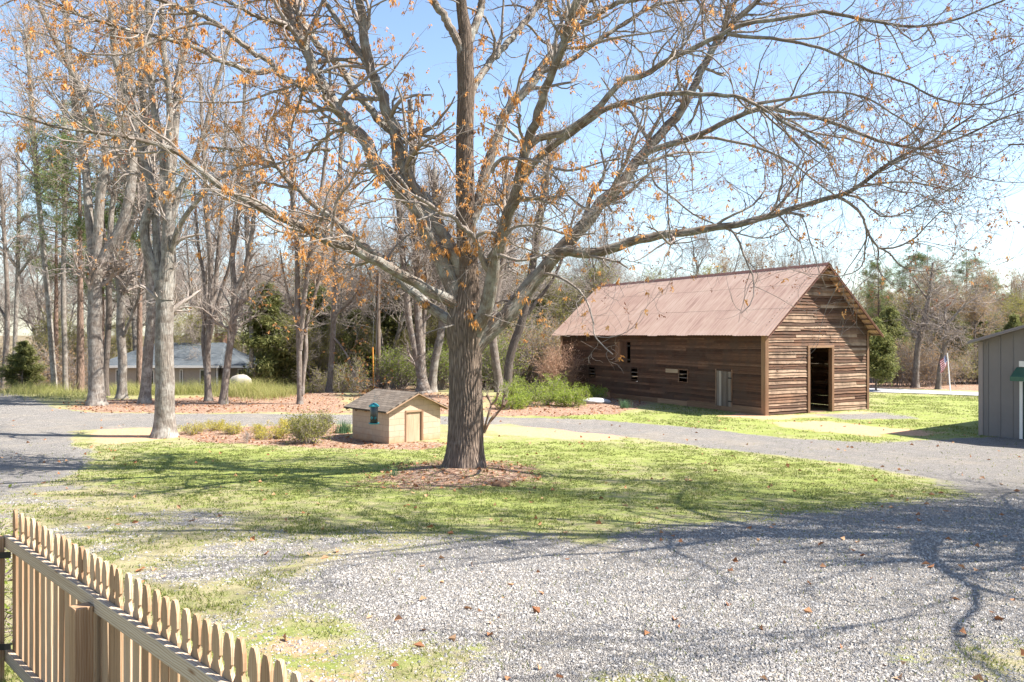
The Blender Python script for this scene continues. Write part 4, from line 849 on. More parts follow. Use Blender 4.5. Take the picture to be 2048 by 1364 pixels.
# ---------------------------------------------------------------- block shed in the middle
def build_shed():
    c = G(778, 888); rz = math.atan2(.676, .737); W, L, H, HR = 2.12, 2.28, 1.17, 1.64
    root = empty('block_shed', c, rz, 'tiny cream painted block pump house with shingled gable roof and low wooden door', 'shed')
    # walls as one shell of flat panels with uv
    def quad_wall(name, pts, uvs):
        return pts, uvs
    V = []; F3 = []; F4 = []; U3 = []; U4 = []
    def q(p, u): n = len(V); V.extend(p); F4.append([n, n + 1, n + 2, n + 3]); U4.append(u)
    def t3(p, u): n = len(V); V.extend(p); F3.append([n, n + 1, n + 2]); U3.append(u)
    d0, d1, dh = .64, 1.38, 1.06
    for (a, b, z0, z1) in ((0, d0, -.2, H), (d1, W, -.2, H), (d0, d1, dh, H)): q([(a, 0, z0), (b, 0, z0), (b, 0, z1), (a, 0, z1)], [(a, z0), (b, z0), (b, z1), (a, z1)])
    t3([(0, 0, H), (W, 0, H), (W / 2, 0, HR)], [(0, H), (W, H), (W / 2, HR)])
    q([(0, L, -.2), (0, 0, -.2), (0, 0, H), (0, L, H)], [(L + .2, -.2), (.2, -.2), (.2, H), (L + .2, H)])
    q([(W, 0, -.2), (W, L, -.2), (W, L, H), (W, 0, H)], [(0, -.2), (L, -.2), (L, H), (0, H)])
    q([(W, L, -.2), (0, L, -.2), (0, L, H), (W, L, H)], [(0, -.2), (W, -.2), (W, H), (0, H)]); t3([(W, L, H), (0, L, H), (W / 2, L, HR)], [(0, H), (W, H), (W / 2, HR)])
    q([(d0, 0, -.2), (d0, .12, -.2), (d0, .12, dh), (d0, 0, dh)], [(0, 0), (.12, 0), (.12, dh), (0, dh)]); q([(d1, .12, -.2), (d1, 0, -.2), (d1, 0, dh), (d1, .12, dh)], [(0, 0), (.12, 0), (.12, dh), (0, dh)])
    new_obj('wall', raw_mesh('wall', V, [np.array(F4), np.array(F3)], [np.array(U4, float), np.array(U3, float)]), M['block'], root)
    dr = Boxes().box(d0 + .01, d1 - .07, .03, .055, -.1, dh - .06).build('door', M['ply'], root)
    Boxes().box(d0, d0 + .045, -.02, .05, -.1, dh).box(d1 - .075, d1, -.02, .05, -.1, dh).box(d0 + .045, d1 - .075, -.02, .05, dh - .065, dh).build('door_frame', M['trim_wood'], root)
    # roof slabs with shingle uv
    ov, rk = .24, .18; sl = (HR - H) / (W / 2); nrmv = np.array([-sl, 0, 1]) / math.hypot(sl, 1)
    for s in (0, 1):
        f = (lambda x: W - x) if s else (lambda x: x)
        x0, x1 = -ov, W / 2; z0, z1 = H - sl * ov + .03, HR + .03; th = .05
        Vt = np.array([(f(x0), -rk, z0), (f(x1), -rk, z1), (f(x1), L + rk, z1), (f(x0), L + rk, z0)]); Vb = Vt - np.array([0, 0, th])
        ln = math.hypot(x1 - x0, z1 - z0); top = [(0, 0), (0, ln), (L + 2 * rk, ln), (L + 2 * rk, 0)]
        V2 = np.concatenate([Vt, Vb]); Fq = [[0, 1, 2, 3], [4, 7, 6, 5], [0, 4, 5, 1], [1, 5, 6, 2], [2, 6, 7, 3], [3, 7, 4, 0]]
        if not s: Fq = [x[::-1] for x in Fq]; 
        uvs = [[(top[i % 4][0], top[i % 4][1]) for i in fq] for fq in Fq]
        new_obj('roof', raw_mesh('roof', V2, [np.array(Fq)], [np.array(uvs, float)]), M['shingle'], root)
    b = Boxes()
    for s in (0, 1):
        f = (lambda x: W - x) if s else (lambda x: x)
        b.bar((f(-ov + .01), -rk - .012, H - sl * ov - .03), (f(W / 2), -rk - .012, HR - .03), .02, .075, (0, 1, 0))
    b.build('rake_board', M['trim_wood'], root)
    b = Boxes()
    for s in (0, 1):
        f = (lambda x: W - x) if s else (lambda x: x)
        for y in np.linspace(-.09, L + .05, 5): Boxes().bar((f(-ov + .02), y, H - sl * ov - .055), (f(.10), y, H + sl * .1 - .055), .05, .075, (0, 1, 0)).build('rafter_tail', M['trim_wood'], root)
build_shed()

# ---------------------------------------------------------------- grey board and batten building at the right edge
def build_grey():
    C0 = np.array([16.95, 29.0]); rz = math.atan2(-.8, .6); L, D = 8.0, 7.0; s0, s1 = .31, 4.0
    z0 = gzf(*C0); root = empty('metal_building', (C0[0], C0[1], z0), rz, 'grey board and batten outbuilding with a low sloped roof at the right edge', 'outbuilding')
    base = 3.40; top = lambda x: base + s0 * min(x, 8 - x)
    V = []; F = []
    pts = [(0, -.3), (L, -.3), (L, base), (L / 2, base + s0 * L / 2), (0, base)]
    b = Boxes()
    b.prism([(x, z) for x, z in pts], lambda p, s: (p[0], .0 if s == 0 else D, p[1]))
    b.build('wall', M['grey_panel'], root)
    b = Boxes(); x = .27
    while x < L: b.hexa([(x - .025, -.022, -.05), (x + .025, -.022, -.05), (x + .025, -.001, -.05), (x - .025, -.001, -.05), (x - .025, -.022, top(x - .025) - .02), (x + .025, -.022, top(x + .025) - .02), (x + .025, -.001, top(x + .025) - .02), (x - .025, -.001, top(x - .025) - .02)], .5) if not (1.2 < x < 2.6) else b.hexa([(x - .025, -.022, 2.28), (x + .025, -.022, 2.28), (x + .025, -.001, 2.28), (x - .025, -.001, 2.28), (x - .025, -.022, top(x - .025) - .02), (x + .025, -.022, top(x + .025) - .02), (x + .025, -.001, top(x + .025) - .02), (x - .025, -.001, top(x - .025) - .02)], .5); x += .405
    b.build('batten', M['grey_panel'], root)
    b = Boxes(); b.box(-.03, .12, -.03, -.002, -.05, base - .02).box(-.03, -.002, -.002, .12, -.05, base - .05); b.build('corner_board', M['grey_trim'], root)
    for s in (0, 1):
        f = (lambda x: L - x) if s else (lambda x: x)
        xe = -.28; ze = base + s0 * xe
        b = Boxes(); b.hexa([(f(xe), -.32, ze + .02), (f(L / 2), -.32, base + s0 * L / 2 + .02), (f(L / 2), D + .3, base + s0 * L / 2 + .02), (f(xe), D + .3, ze + .02), (f(xe), -.32, ze + .10), (f(L / 2), -.32, base + s0 * L / 2 + .10), (f(L / 2), D + .3, base + s0 * L / 2 + .10), (f(xe), D + .3, ze + .10)][:: 1]); b.build('roof', M['grey_trim'], root)
        Boxes().bar((f(xe), -.335, ze - .01), (f(L / 2), -.335, base + s0 * L / 2 - .01), .025, .17, (0, 1, 0)).build('fascia', M['grey_trim'], root)
    d = Boxes().box(1.42, 2.34, -.03, -.004, .0, 2.0).build('door', M['door_green'], root)
    Boxes().box(1.54, 1.84, -.036, -.031, 1.10, 1.88).box(1.92, 2.22, -.036, -.031, 1.10, 1.88).build('pane', M['glass_dark'], d)
    Boxes().box(1.56, 1.84, -.04, -.031, .2, .95).box(1.92, 2.20, -.04, -.031, .2, .95).build('panel', M['door_green'], d)
    Boxes().box(2.24, 2.30, -.075, -.031, .98, 1.06).build('handle', M['black'], d)
    Boxes().box(1.32, 1.42, -.05, -.004, 0, 2.02).box(2.34, 2.44, -.05, -.004, 0, 2.02).box(1.32, 2.44, -.05, -.004, 2.02, 2.14).build('door_frame', M['white_trim'], root)
    a = Boxes(); a.hexa([(1.22, -.55, 2.16), (2.54, -.55, 2.16), (2.54, -.004, 2.46), (1.22, -.004, 2.46), (1.22, -.55, 2.19), (2.54, -.55, 2.19), (2.54, -.004, 2.50), (1.22, -.004, 2.50)]).box(1.22, 2.54, -.565, -.551, 2.04, 2.19)
    a.build('awning', M['awning'], root)
    Boxes().box(1.30, 2.46, -.03, -.004, 2.52, 2.72).build('header_board', M['white_trim'], root)
build_grey()

# ---------------------------------------------------------------- house behind the trees
def build_house():
    d = 61.0; k = d / FX; px = lambda x: (x - CX) * k
    zE = CAMZ - (731 - HY) * k; zR = CAMZ - (686 - HY) * k; zB = -2.6
    x0, x1, xm = px(205), px(420), px(497)
    root = empty('house', (px(350), d, zB), 0, 'low tan house with blue grey shingled roof glimpsed between the left trunks', 'house')
    off = np.array([px(350), d, zB])
    def bx(b, a0, a1, y0, y1, z0, z1): return b.box(a0 - off[0], a1 - off[0], y0, y1, z0 - zB, z1 - zB)
    bx(Boxes(), x0, x1 + .4, 0, 8, zB, zE).build('wall', M['tan_wall'], root)
    w = Boxes(); bx(w, x1 + .4, xm - .9, 1.2, 8, zB, zE); w.build('wall', M['tan_wall'], root)
    def roof(xa, xb, ya, yb, ze, zr, hipl, hipr):
        ym = (ya + yb) / 2; V = np.array([(xa, ya, ze), (xb, ya, ze), (xb, yb, ze), (xa, yb, ze), (xa + hipl, ym, zr), (xb - hipr, ym, zr)]) - np.array([off[0], 0, zB])
        ln = math.hypot((yb - ya) / 2, zr - ze)
        F4 = np.array([[0, 1, 5, 4], [2, 3, 4, 5]]); U4 = np.array([[(xa, 0), (xb, 0), (xb - hipr, ln), (xa + hipl, ln)], [(xb, 0), (xa, 0), (xa + hipl, ln), (xb - hipr, ln)]])
        F3 = np.array([[1, 2, 5], [3, 0, 4]]); U3 = np.array([[(0, 0), (yb - ya, 0), ((yb - ya) / 2, ln)]] * 2)
        o = new_obj('roof', raw_mesh('roof', V, [F4, F3], [U4, U3]), M['slate'], root); m = o.modifiers.new('thick', 'SOLIDIFY'); m.thickness = .16; return o
    rf = roof(x0 - .6, x1 + .9, -.6, 8.6, zE, zR, 3.0, 1.2)
    roof(x1 - 1.6, xm + .1, -.1, 7.0, zE - .02, zE + 1.35, 1.5, 3.2)
    b = Boxes(); bx(b, x0 - .6, x1 + .9, -.66, -.61, zE - .16, zE + .02); bx(b, x1 + .95, xm + .1, -.16, -.11, zE - .18, zE); b.build('gutter', M['white_trim'], root)
    b = Boxes(); bx(b, px(378), px(396), 5.2, 6.2, zR - 1.2, zR + .75); ch = b.build('chimney', M['brick'], rf)
    for a in (432, 455, 492):
        b = Boxes(); bx(b, px(a), px(a) + .14, 0, .14, zB, zE - .02); b.build('porch_post', M['white_trim'], root)
    for a, c in ((232, 250), (300, 309), (360, 366), (400, 412), (465, 478)):
        yy = -.03 if a < 420 else 1.17
        b = Boxes(); bx(b, px(a), px(c), yy - .03, yy + .028, zE - 1.5, zE - .3); f = b.build('window', M['white_trim'], root)
        b = Boxes(); bx(b, px(a) + .07, px(c) - .07, yy - .045, yy - .031, zE - 1.43, zE - .37); b.build('pane', M['glass_dark'], f)
build_house()

# ---------------------------------------------------------------- picket fence
def build_fence():
    o = np.array([-3.70, 5.96]); root = empty('picket_fence', (*o, 0), R(-45), 'unfinished pine picket fence with gothic pickets and flat rails in the lower left corner', 'fence')
    # local x runs along the fence to the near right, local +y faces the lawn, -y faces the camera side
    r = random.Random(4); q = math.sqrt(2)
    ks = [-.02, .10, .20, .296, .40, .50, .595, .69, .78, .87, .955, 1.04, 1.12, 1.20, 1.28, 1.357, 1.43, 1.50, 1.60, 1.69, 1.785, 1.88, 1.965, 2.05, 2.13, 2.215, 2.295, 2.375, 2.455, 2.53, 2.61, 2.69, 2.775, 2.86, 2.945, 3.03, 3.115, 3.2]
    for i, k in enumerate(ks):
        x = k * q; w = .049; zt = 1.25 + r.uniform(-.008, .008); zb = .07
        half = [(w, zb), (w, zt - .20), (w * .62, zt - .172), (w * .50, zt - .15), (w * .56, zt - .137), (w * .84, zt - .134), (w * .84, zt - .10), (w * .75, zt - .06), (w * .55, zt - .025), (w * .30, zt - .003)]
        poly = half + [(-a, b) for a, b in half[::-1]]
        tl = r.uniform(-.012, .012)
        B = Boxes(); B.k = i * 5 + 1
        # convex-safe: stack of trapezoid slabs
        for (a0, b0), (a1, b1) in zip(half[:-1], half[1:]):
            if b1 - b0 < 1e-6: continue
            B.hexa([(x - a0 + tl * b0, 0, b0), (x + a0 + tl * b0, 0, b0), (x + a0 + tl * b0, .019, b0), (x - a0 + tl * b0, .019, b0), (x - a1 + tl * b1, 0, b1), (x + a1 + tl * b1, 0, b1), (x + a1 + tl * b1, .019, b1), (x - a1 + tl * b1, .019, b1)], None); B.T[-1][:] = B.T[0][0]; 
            B.k -= 1
        # grain uv along z
        for n_, V_ in enumerate(B.V):
            U = []
            for f in (B.F[n_] - n_ * 8): U.append([(V_[j][2] + i * 1.7, V_[j][0] + i * .9 + V_[j][1]) for j in f])
            B.U[n_] = np.array(U)
        B.build('picket', M['fence_wood'], root)
    x0, x1 = -.16, 5.2; px = (1.29) * q
    Boxes().box(x0, px + .02, -.042, -.002, .955, 1.044, .45).box(px + .024, x1, -.042, -.002, .953, 1.042, .6).build('rail', M['rail_wood'], root, .003)
    Boxes().box(x0, px - .05, -.042, -.002, .10, .19, .45).box(px + .05, x1, -.042, -.002, .10, .19, .6).build('rail', M['rail_wood'], root, .003)
    Boxes().box(px - .05, px + .05, -.145, -.045, -.2, .995, .35).build('post', M['fence_wood'], root, .004)
    Boxes().box(px + 2.35, px + 2.45, -.145, -.045, -.2, .995, .5).build('post', M['fence_wood'], root, .004)
    p2 = Boxes().box(x0 - .045, x0 + .055, -.145, -.045, -.2, 1.035, .3).build('post', M['fence_wood'], root, .004)
    # gate leaf beyond the end post, with strap hinges
    g = empty('garden_gate', tuple(np.array([*o, 0]) + np.array([-.16, .02, 0])), R(190), 'wooden gate leaf hung on black strap hinges at the left end of the fence', 'gate')
    for i in range(6):
        x = .08 + i * .13; B = Boxes(); zt = 1.23
        B.hexa([(x - .04, 0, .08), (x + .04, 0, .08), (x + .04, .019, .08), (x - .04, .019, .08), (x - .04, 0, zt - .10), (x + .04, 0, zt - .10), (x + .04, .019, zt - .10), (x - .04, .019, zt - .10)])
        B.hexa([(x - .04, 0, zt - .10), (x + .04, 0, zt - .10), (x + .04, .019, zt - .10), (x - .04, .019, zt - .10), (x - .014, 0, zt), (x + .014, 0, zt), (x + .014, .019, zt), (x - .014, .019, zt)])
        B.build('picket', M['fence_wood'], g)
    Boxes().box(.02, .85, .021, .06, .95, 1.03).build('rail', M['fence_wood'], g); Boxes().box(.02, .85, .021, .06, .12, .2).build('rail', M['fence_wood'], g)
    for z in (.90, .22): Boxes().box(-.13, .20, .062, .072, z, z + .045).build('hinge', M['black'], g)
build_fence()

# ---------------------------------------------------------------- small things
def lathe(name, prof, mat, parent=None, loc=(0, 0, 0), seg=28):
    a = np.arange(seg) / seg * 2 * np.pi; V = np.array([[(r * math.cos(t), r * math.sin(t), z) for t in a] for r, z in prof]).reshape(-1, 3) + np.array(loc)
    n = len(prof); i = np.arange(n * seg).reshape(n, seg); nx = np.roll(i, -1, 1); F = np.stack([i[:-1], nx[:-1], nx[1:], i[1:]], -1).reshape(-1, 4)
    return new_obj(name, raw_mesh(name, V, [F], None, True), mat, parent)
def build_feeder():
    A = OAKL['A']; i = int(np.argmin(np.abs(A['px'][:, 0] - 751))); d = A['dep'][i]; k = d / FX
    t = P(748, 805, d); zb = CAMZ - (848 - HY) * k; h = t[2] - zb
    root = empty('bird_feeder', (t[0], t[1], zb), 0, 'tube bird feeder with teal cap and tray hanging in front of the block shed', 'bird feeder')
    w = 10 * k
    lathe('tube', [(.001, .02), (w * .75, .02), (w * .80, .05), (w * .80, h * .80), (w * .7, h * .86), (.001, h * .88)], M['tube'], root)
    lathe('cap', [(w * 1.0, h * .80), (w * 1.08, h * .815), (w * 1.0, h * .87), (w * .62, h * .94), (w * .14, h * .985), (.001, h)], M['teal'], root)
    lathe('tray', [(.001, 0), (w * .95, 0), (w * 1.12, .018), (w * 1.12, .03), (w * .9, .02), (.001, .018)], M['teal'], root)
    for s in (-1, 1):
        b = Tubes(); a = np.arange(13) / 12 * 2 * np.pi; ring = np.stack([s * w * .34 + .55 * w * .34 * np.cos(a), np.full(13, -w * .84), h * .30 + .55 * w * .34 * np.sin(a)], -1); b.add(ring, np.full(13, .008), 6); b.build('feeding_port', M['teal'], root)
    tp = A['W'][i] + np.array([OAKX, OAKY, gzf(OAKX, OAKY)]) - np.array([t[0], t[1], zb]); w_ = Tubes()
    w_.add(np.array([(0, 0, h), (0, 0, h + .12), (.02, 0, h + .2), (0, 0, h + .28), (tp[0] * .5, tp[1] * .5, (h + tp[2]) / 2), tp]), np.full(6, .0022), 5)
    a = np.arange(25) / 24 * 4 * np.pi; w_.add(np.stack([.05 + .05 * np.cos(a), .05 * np.sin(a), h + .04 + .01 * a], -1), np.full(25, .003), 5)
    w_.build('wire', M['wire'], root)
build_feeder()
def build_pole():
    d = 54.0; b = P(756, 778, d); b[2] = gzf(b[0], b[1]); top = P(756.5, 547, d)[2] - b[2]
    root = empty('utility_pole', b, 0, 'dark bare wooden utility pole standing behind the block shed', 'pole')
    Tubes().add(np.array([(0, 0, -.2), (.02, 0, top * .35), (0, 0, top * .7), (.03, 0, top)]), np.array([.17, .165, .15, .13]), 16).build('shaft', M['pole'], root)
    Tubes().add(np.array([(-.25, -.2, -.05), (-.29, -.2, 1.5), (-.33, -.15, 2.95)]), np.array([.05, .05, .05]), 8).build('guy_guard', M['yellow_guard'], root)
    Tubes().add(np.array([(-.33, -.15, 2.9), (-.25, -.12, 5.2), (-.02, -.02, top - .2)]), np.array([.012, .012, .012]), 6).build('guy_wire', M['wire'], root)
build_pole()
def build_flag():
    d = 50.5; b = P(1901, 782, d); b[2] = gzf(b[0], b[1]); t = P(1894.5, 706, d) - b
    root = empty('flagpole', b, 0, 'leaning white flagpole with a small limp striped flag beyond the paved road', 'flagpole')
    Tubes().add(np.array([(0, 0, -.1), tuple(t * .5), tuple(t)]), np.array([.035, .032, .028]), 10).build('pole', M['flagpole'], root)
    nu, nv = 16, 12; V = []; U = []
    for j in range(nv + 1):
        for i in range(nu + 1):
            u, v = i / nu, j / nv; fold = .10 * math.sin(u * 9 + v * 1.5) * (u + .2)
            V.append((t[0] - .03 - .42 * u + .05 * math.sin(v * 5), fold, t[2] - .08 - .72 * (1 - v) - .55 * u)); U.append((u, v))
    ix = lambda i, j: j * (nu + 1) + i
    F = np.array([[ix(i, j), ix(i + 1, j), ix(i + 1, j + 1), ix(i, j + 1)] for j in range(nv) for i in range(nu)]); U = np.array(U)
    new_obj('flag', raw_mesh('flag', V, [F], [U[F]], True), M['flag'], root)
build_flag()
def rock(name, label, p, sx, sy, sz, mat, seed=1):
    r = np.random.default_rng(seed); n, s = 18, 26; th = np.linspace(0, np.pi, n); a = np.arange(s) / s * 2 * np.pi; T, A = np.meshgrid(th, a, indexing='ij')
    d = 1 + .28 * (fbm(np.cos(A) * 1.5 + 5, np.sin(A) * np.sin(T) * 1.5 + T + seed, 3, seed) - .5) * 2 * np.sin(T)
    V = np.stack([np.sin(T) * np.cos(A) * d * sx, np.sin(T) * np.sin(A) * d * sy, np.cos(T) * d * sz], -1).reshape(-1, 3); i = np.arange(n * s).reshape(n, s); nx = np.roll(i, -1, 1)
    F = np.stack([i[:-1], i[1:], nx[1:], nx[:-1]], -1).reshape(-1, 4); o = new_obj(name, raw_mesh(name, V, [F], None, True), mat); o.location = p; tag(o, label, 'rock')
p = P(482, 763, 56); rock('boulder', 'pale rounded boulder in the tall grass before the slate roofed house', p, .8, .6, .5, M['boulder'], 2)
p = G(1190, 806); rock('stone_slab', 'flat grey stone slab lying by the green shrubs near the barn corner', p + np.array([0, 0, .08]), .8, .5, .2, M['slab'], 3)
p = G(1003, 972); rock('root_stone', 'brown lump of root showing through the leaf ring under the oak', p, .20, .16, .11, M['trim_wood'], 4)
# ---------------------------------------------------------------- shrubs
def shrub(name, label, p, w, h, mat, n=2200, leaf=.05, stems=26, seed=1, cat='shrub', group=None, up=.5, stem_mat='twig', d=None, lw=.5, down=-.1):
    r = np.random.default_rng(seed); d = w if d is None else d; p = np.array(p, float); root = empty(name, p, 0, label, cat, group)
    a = r.random(stems) * 6.283; rad = np.sqrt(r.random(stems)); q = np.stack([np.cos(a) * rad * w * .5, np.sin(a) * rad * d * .5, h * (.55 + .5 * r.random(stems)) * (1 - .35 * rad ** 2)], -1)
    b = q * np.array([.3, .3, 0]); m = 8; t = np.linspace(0, 1, m)[None, :, None]
    pts = b[:, None] * (1 - t) + q[:, None] * t + r.normal(size=(stems, m, 3)) * .03 * h * t; pts[..., 2] = pts[..., 2] ** 1.0
    rd = np.linspace(1, .35, m)[None] * (.006 + .008 * h) * np.ones((stems, 1))
    P2, R2 = sprout(r, pts, rd, stems * 7, .2, 1, (20, 60), lambda L, t_, q_: .38 * h + 0 * t_, .6, 6, .2, .08, .004, .4)
    P3, R3 = sprout(r, P2, R2, stems * 22, .15, 1, (20, 60), lambda L, t_, q_: .2 * h + 0 * t_, .6, 4, .2, .05, .003, .6)
    Tubes().add(pts, rd, 5).add(P2, R2, 4).add(P3, R3, 3).build('stem', M[stem_mat], root)
    if mat:
        tips = np.concatenate([P2[:, 2:].reshape(-1, 3), P3[:, 1:].reshape(-1, 3)]); s = tips[r.integers(0, len(tips), n)]
        C = s + r.normal(size=s.shape) * leaf * .8; D = r.normal(size=s.shape) + np.array([0, 0, up]); C[:, 2] = np.maximum(C[:, 2], .01)
        new_obj('foliage', leaf_mesh('foliage', C, D, leaf * (.7 + .8 * r.random(n)), leaf * lw * (.7 + .6 * r.random(n)), .2, seed), M[mat], root)
    return root
def blades(name, label, p, w, d, h, n, mat, seed, cat='grass clump', wd=.012, kind=None, curve=.35, group=None):
    r = np.random.default_rng(seed); p = np.array(p, float); x = r.normal(size=n) * w * .3; y = r.normal(size=n) * d * .3; z = gz(p[0] + x, p[1] + y) - p[2]
    a = r.random(n) * 6.283; H = h * (.5 + .6 * r.random(n)); ln = curve * H * r.random(n); m = 4; V = []
    for j in range(m):
        t = j / (m - 1); cx = x + np.cos(a) * ln * t * t * 1.6; cy = y + np.sin(a) * ln * t * t * 1.6; cz = z + H * t * (1 - .18 * t); ww = wd * (1 - t * .92) * .5
        V += [np.stack([cx - np.sin(a) * ww, cy + np.cos(a) * ww, cz], -1), np.stack([cx + np.sin(a) * ww, cy - np.cos(a) * ww, cz], -1)]
    V = np.stack(V, 1).reshape(-1, 3); i = np.arange(n)[:, None] * (2 * m); F = np.concatenate([i + np.array([[2 * j, 2 * j + 1, 2 * j + 3, 2 * j + 2]]) for j in range(m - 1)])
    o = new_obj(name, raw_mesh(name, V, [F]), M[mat]); o.location = p; tag(o, label, cat, group, kind); return o
def plants():
    shrub('azalea_shrub', 'rounded olive green shrub in the mulch bed left of the block shed', G(617, 886), 1.35, .92, 'olive_leaf', 4200, .06, 40, 3)
    shrub('low_shrub', 'low yellow leaved shrub spilling over mulch left of the olive shrub', G(540, 876), 1.5, .42, 'yellow_leaf', 3400, .045, 30, 4)
    shrub('low_shrub', 'thin yellow sprigs growing beside the pale forked tree base', G(385, 868), 1.1, .36, 'yellow_leaf', 1200, .045, 24, 5)
    shrub('low_shrub', 'small yellow green tuft shrub in the middle of the mulch bed', G(462, 868), .95, .34, 'yellow_leaf', 1500, .045, 22, 6)
    shrub('low_shrub', 'yellow groundcover at the rear edge of the mulch bed behind the olive shrub', G(575, 856), 1.6, .34, 'yellow_leaf', 2600, .045, 26, 9)
    shrub('low_shrub', 'patch of yellow sprigs midway between pale forked tree and mulch bed twig', G(428, 860), 1.2, .3, 'yellow_leaf', 1500, .045, 20, 10)
    shrub('twiggy_shrub', 'bare little twig stub rising from the dark mulch bed', G(494, 886), .3, .55, None, 0, .03, 5, 7)
    shrub('azalea_shrub', 'upright olive shrub tip behind the rounded shrub against the gravel lane', G(650, 868), .7, .75, 'olive_leaf', 1300, .055, 20, 8)
    blades('daffodil_clump', 'clump of bluish strap leaves beside the left wall of the block shed', G(688, 866), .42, .4, .62, 170, 'daffodil', 3, 'bulb plant', .022)
    blades('daffodil_clump', 'small bluish green leaf tuft in the leaf ring at the foot of the oak', G(788, 952), .16, .12, .22, 40, 'daffodil', 4, 'bulb plant', .012)
    blades('iris_clump', 'bright green strap leaves against the barn sill near the slab', G(1250, 816), .5, .4, .55, 140, 'daffodil', 5, 'bulb plant', .022)
    # crape myrtle with pruned knuckled stems
    b = G(968, 866); root = empty('crape_myrtle', b, 0, 'pruned multi stem crape myrtle with knobby stubs right behind the oak trunk', 'small tree'); tr = Tubes(); r = np.random.default_rng(5); tips = []
    for pts in ([(968, 868), (976, 850), (990, 832), (1004, 815), (1014, 800)], [(966, 868), (972, 845), (978, 825), (982, 808), (974, 790)], [(966, 868), (966, 840), (962, 818), (964, 795)], [(976, 850), (984, 835), (998, 822), (1008, 812)], [(982, 810), (992, 800), (996, 786)], [(1004, 815), (1006, 800), (1010, 790)]):
        W = np.array([P(x, y, b[1] + r.normal() * .12) for x, y in pts]) - b; W, = resample(W, 14); q = .035 + .02 * np.abs(np.sin(np.linspace(0, 9, 14))) * .4; q[-1] *= 1.6; q[-2] *= 1.4; tr.add(W, q, 9); tips.append(W[-1])
    tr.build('trunk', M['pine_bark'], root)
    Pp = np.array([[t, t + (0, 0, .1)] for t in tips]); P2, R2 = sprout(r, np.stack([np.linspace(t, t + np.array([0, 0, .15]), 6) for t in tips]), np.full((6, 6), .02), 60, 0, 1, (5, 60), lambda L, t_, q_: .45 + 0 * t_, .3, 6, .15, .1, .005, .4)
    Tubes().add(P2, R2, 4).build('crown', M['twig'], root)
    # green thicket between oak and barn
    for i, (px, py, w, h, lab, m) in enumerate((
        (1020, 818, 2.0, .6, 'low bright green tangle beside the crape myrtle at the lane edge', 'lime_leaf'), (1110, 800, 2.6, 1.1, 'taller bright green mound behind the sprawling shrub, left of the reddish shoots', 'lime_leaf'),
        (1075, 812, 2.4, .8, 'low sprawling bright green shrub in front of the leaf strip, right of the crape myrtle', 'lime_leaf'), (1140, 812, 2.2, .75, 'bright green spreading shrub left of the grey stone slab', 'lime_leaf'),
        (1180, 800, 1.8, .7, 'small green shrub touching the rear corner of the barn side wall', 'lime_leaf'), (1030, 800, 2.0, 1.0, 'light green bush under the lichen covered leaning trunk', 'lime_leaf'))):
        shrub('green_shrub', lab, G(px, py), w, h, m, 3200, .085, 34, 20 + i, up=.7)
    shrub('red_stem_shrub', 'tall fan of reddish bare shoots at the left end of the barn', P(1118, 788, 48.5) * np.array([1, 1, 0]) + np.array([0, 0, -1.05]), 2.2, 2.7, 'red_twig', 1500, .08, 70, 31, stem_mat='red_twig', up=2)
    for i, (px, d, w, h, lab, m) in enumerate((
        (1002, 53, 3.4, 3.6, 'tall lime green bush directly right of the oak trunk behind the grey trunk', 'lime_leaf'), (878, 53, 3.0, 3.0, 'green leafy bush left of the oak trunk behind the bowed grey tree', 'lime_leaf'),
        (795, 54, 3.4, 2.6, 'yellow green arching shrub right of the utility pole', 'lime_leaf'), (1085, 56, 3.2, 4.2, 'pale green budding shrub between leaning dark trunk and barn', 'spring_leaf'), (930, 55, 3.4, 2.6, 'low green bush hidden just behind the oak trunk', 'lime_leaf'))):
        x = (px - CX) / FX * d; shrub('green_shrub' if m == 'lime_leaf' else 'budding_shrub', lab, (x, d, gzf(x, d)), w, h, m, 3200, .11, 40, 40 + i, up=.2, d=1.6)
    shrub('rose_bush', 'leafy green tuft at the gate beyond the picket fence', (-4.25, 6.35, 0), .5, 1.08, 'lime_leaf', 900, .04, 16, 61)
    blades('grass_tuft', 'long green grass tuft at the foot of the gate post', (-3.86, 5.75, 0), .3, .3, .28, 260, 'blade', 62, 'grass tuft', .007)
    # tall grass strip along the wood edge
    k = 0; pq = random.Random(5)
    for (px, d, w, h, n) in ((70, 50, 3.2, 1.0, 900), (120, 48, 3.0, .95, 1000), (165, 46, 2.4, .7, 600), (262, 49, 3.0, 1.25, 800), (330, 49, 3.4, 1.3, 900), (392, 49, 3.2, 1.2, 900), (462, 48, 2.0, .9, 450), (500, 48, 3.4, 1.25, 1100), (540, 47, 3.2, 1.1, 1000), (575, 49, 2.2, 1.0, 500), (232, 50, 2.4, 1.1, 500), (36, 53, 3.0, .7, 600), (360, 52, 4.0, 1.4, 900), (300, 53, 4.0, 1.3, 900), (430, 51, 3.4, 1.3, 800)):
        x = (px - CX) / FX * d; blades('tall_grass', None, (x, d, gzf(x, d)), w * pq.uniform(.6, 1.1), pq.uniform(1.4, 4.5), h * pq.uniform(.5, 1.05), int(n * pq.uniform(.5, 1.2)), 'tall_blade', 70 + k, None, .018, 'stuff', 1.1); k += 1
plants()

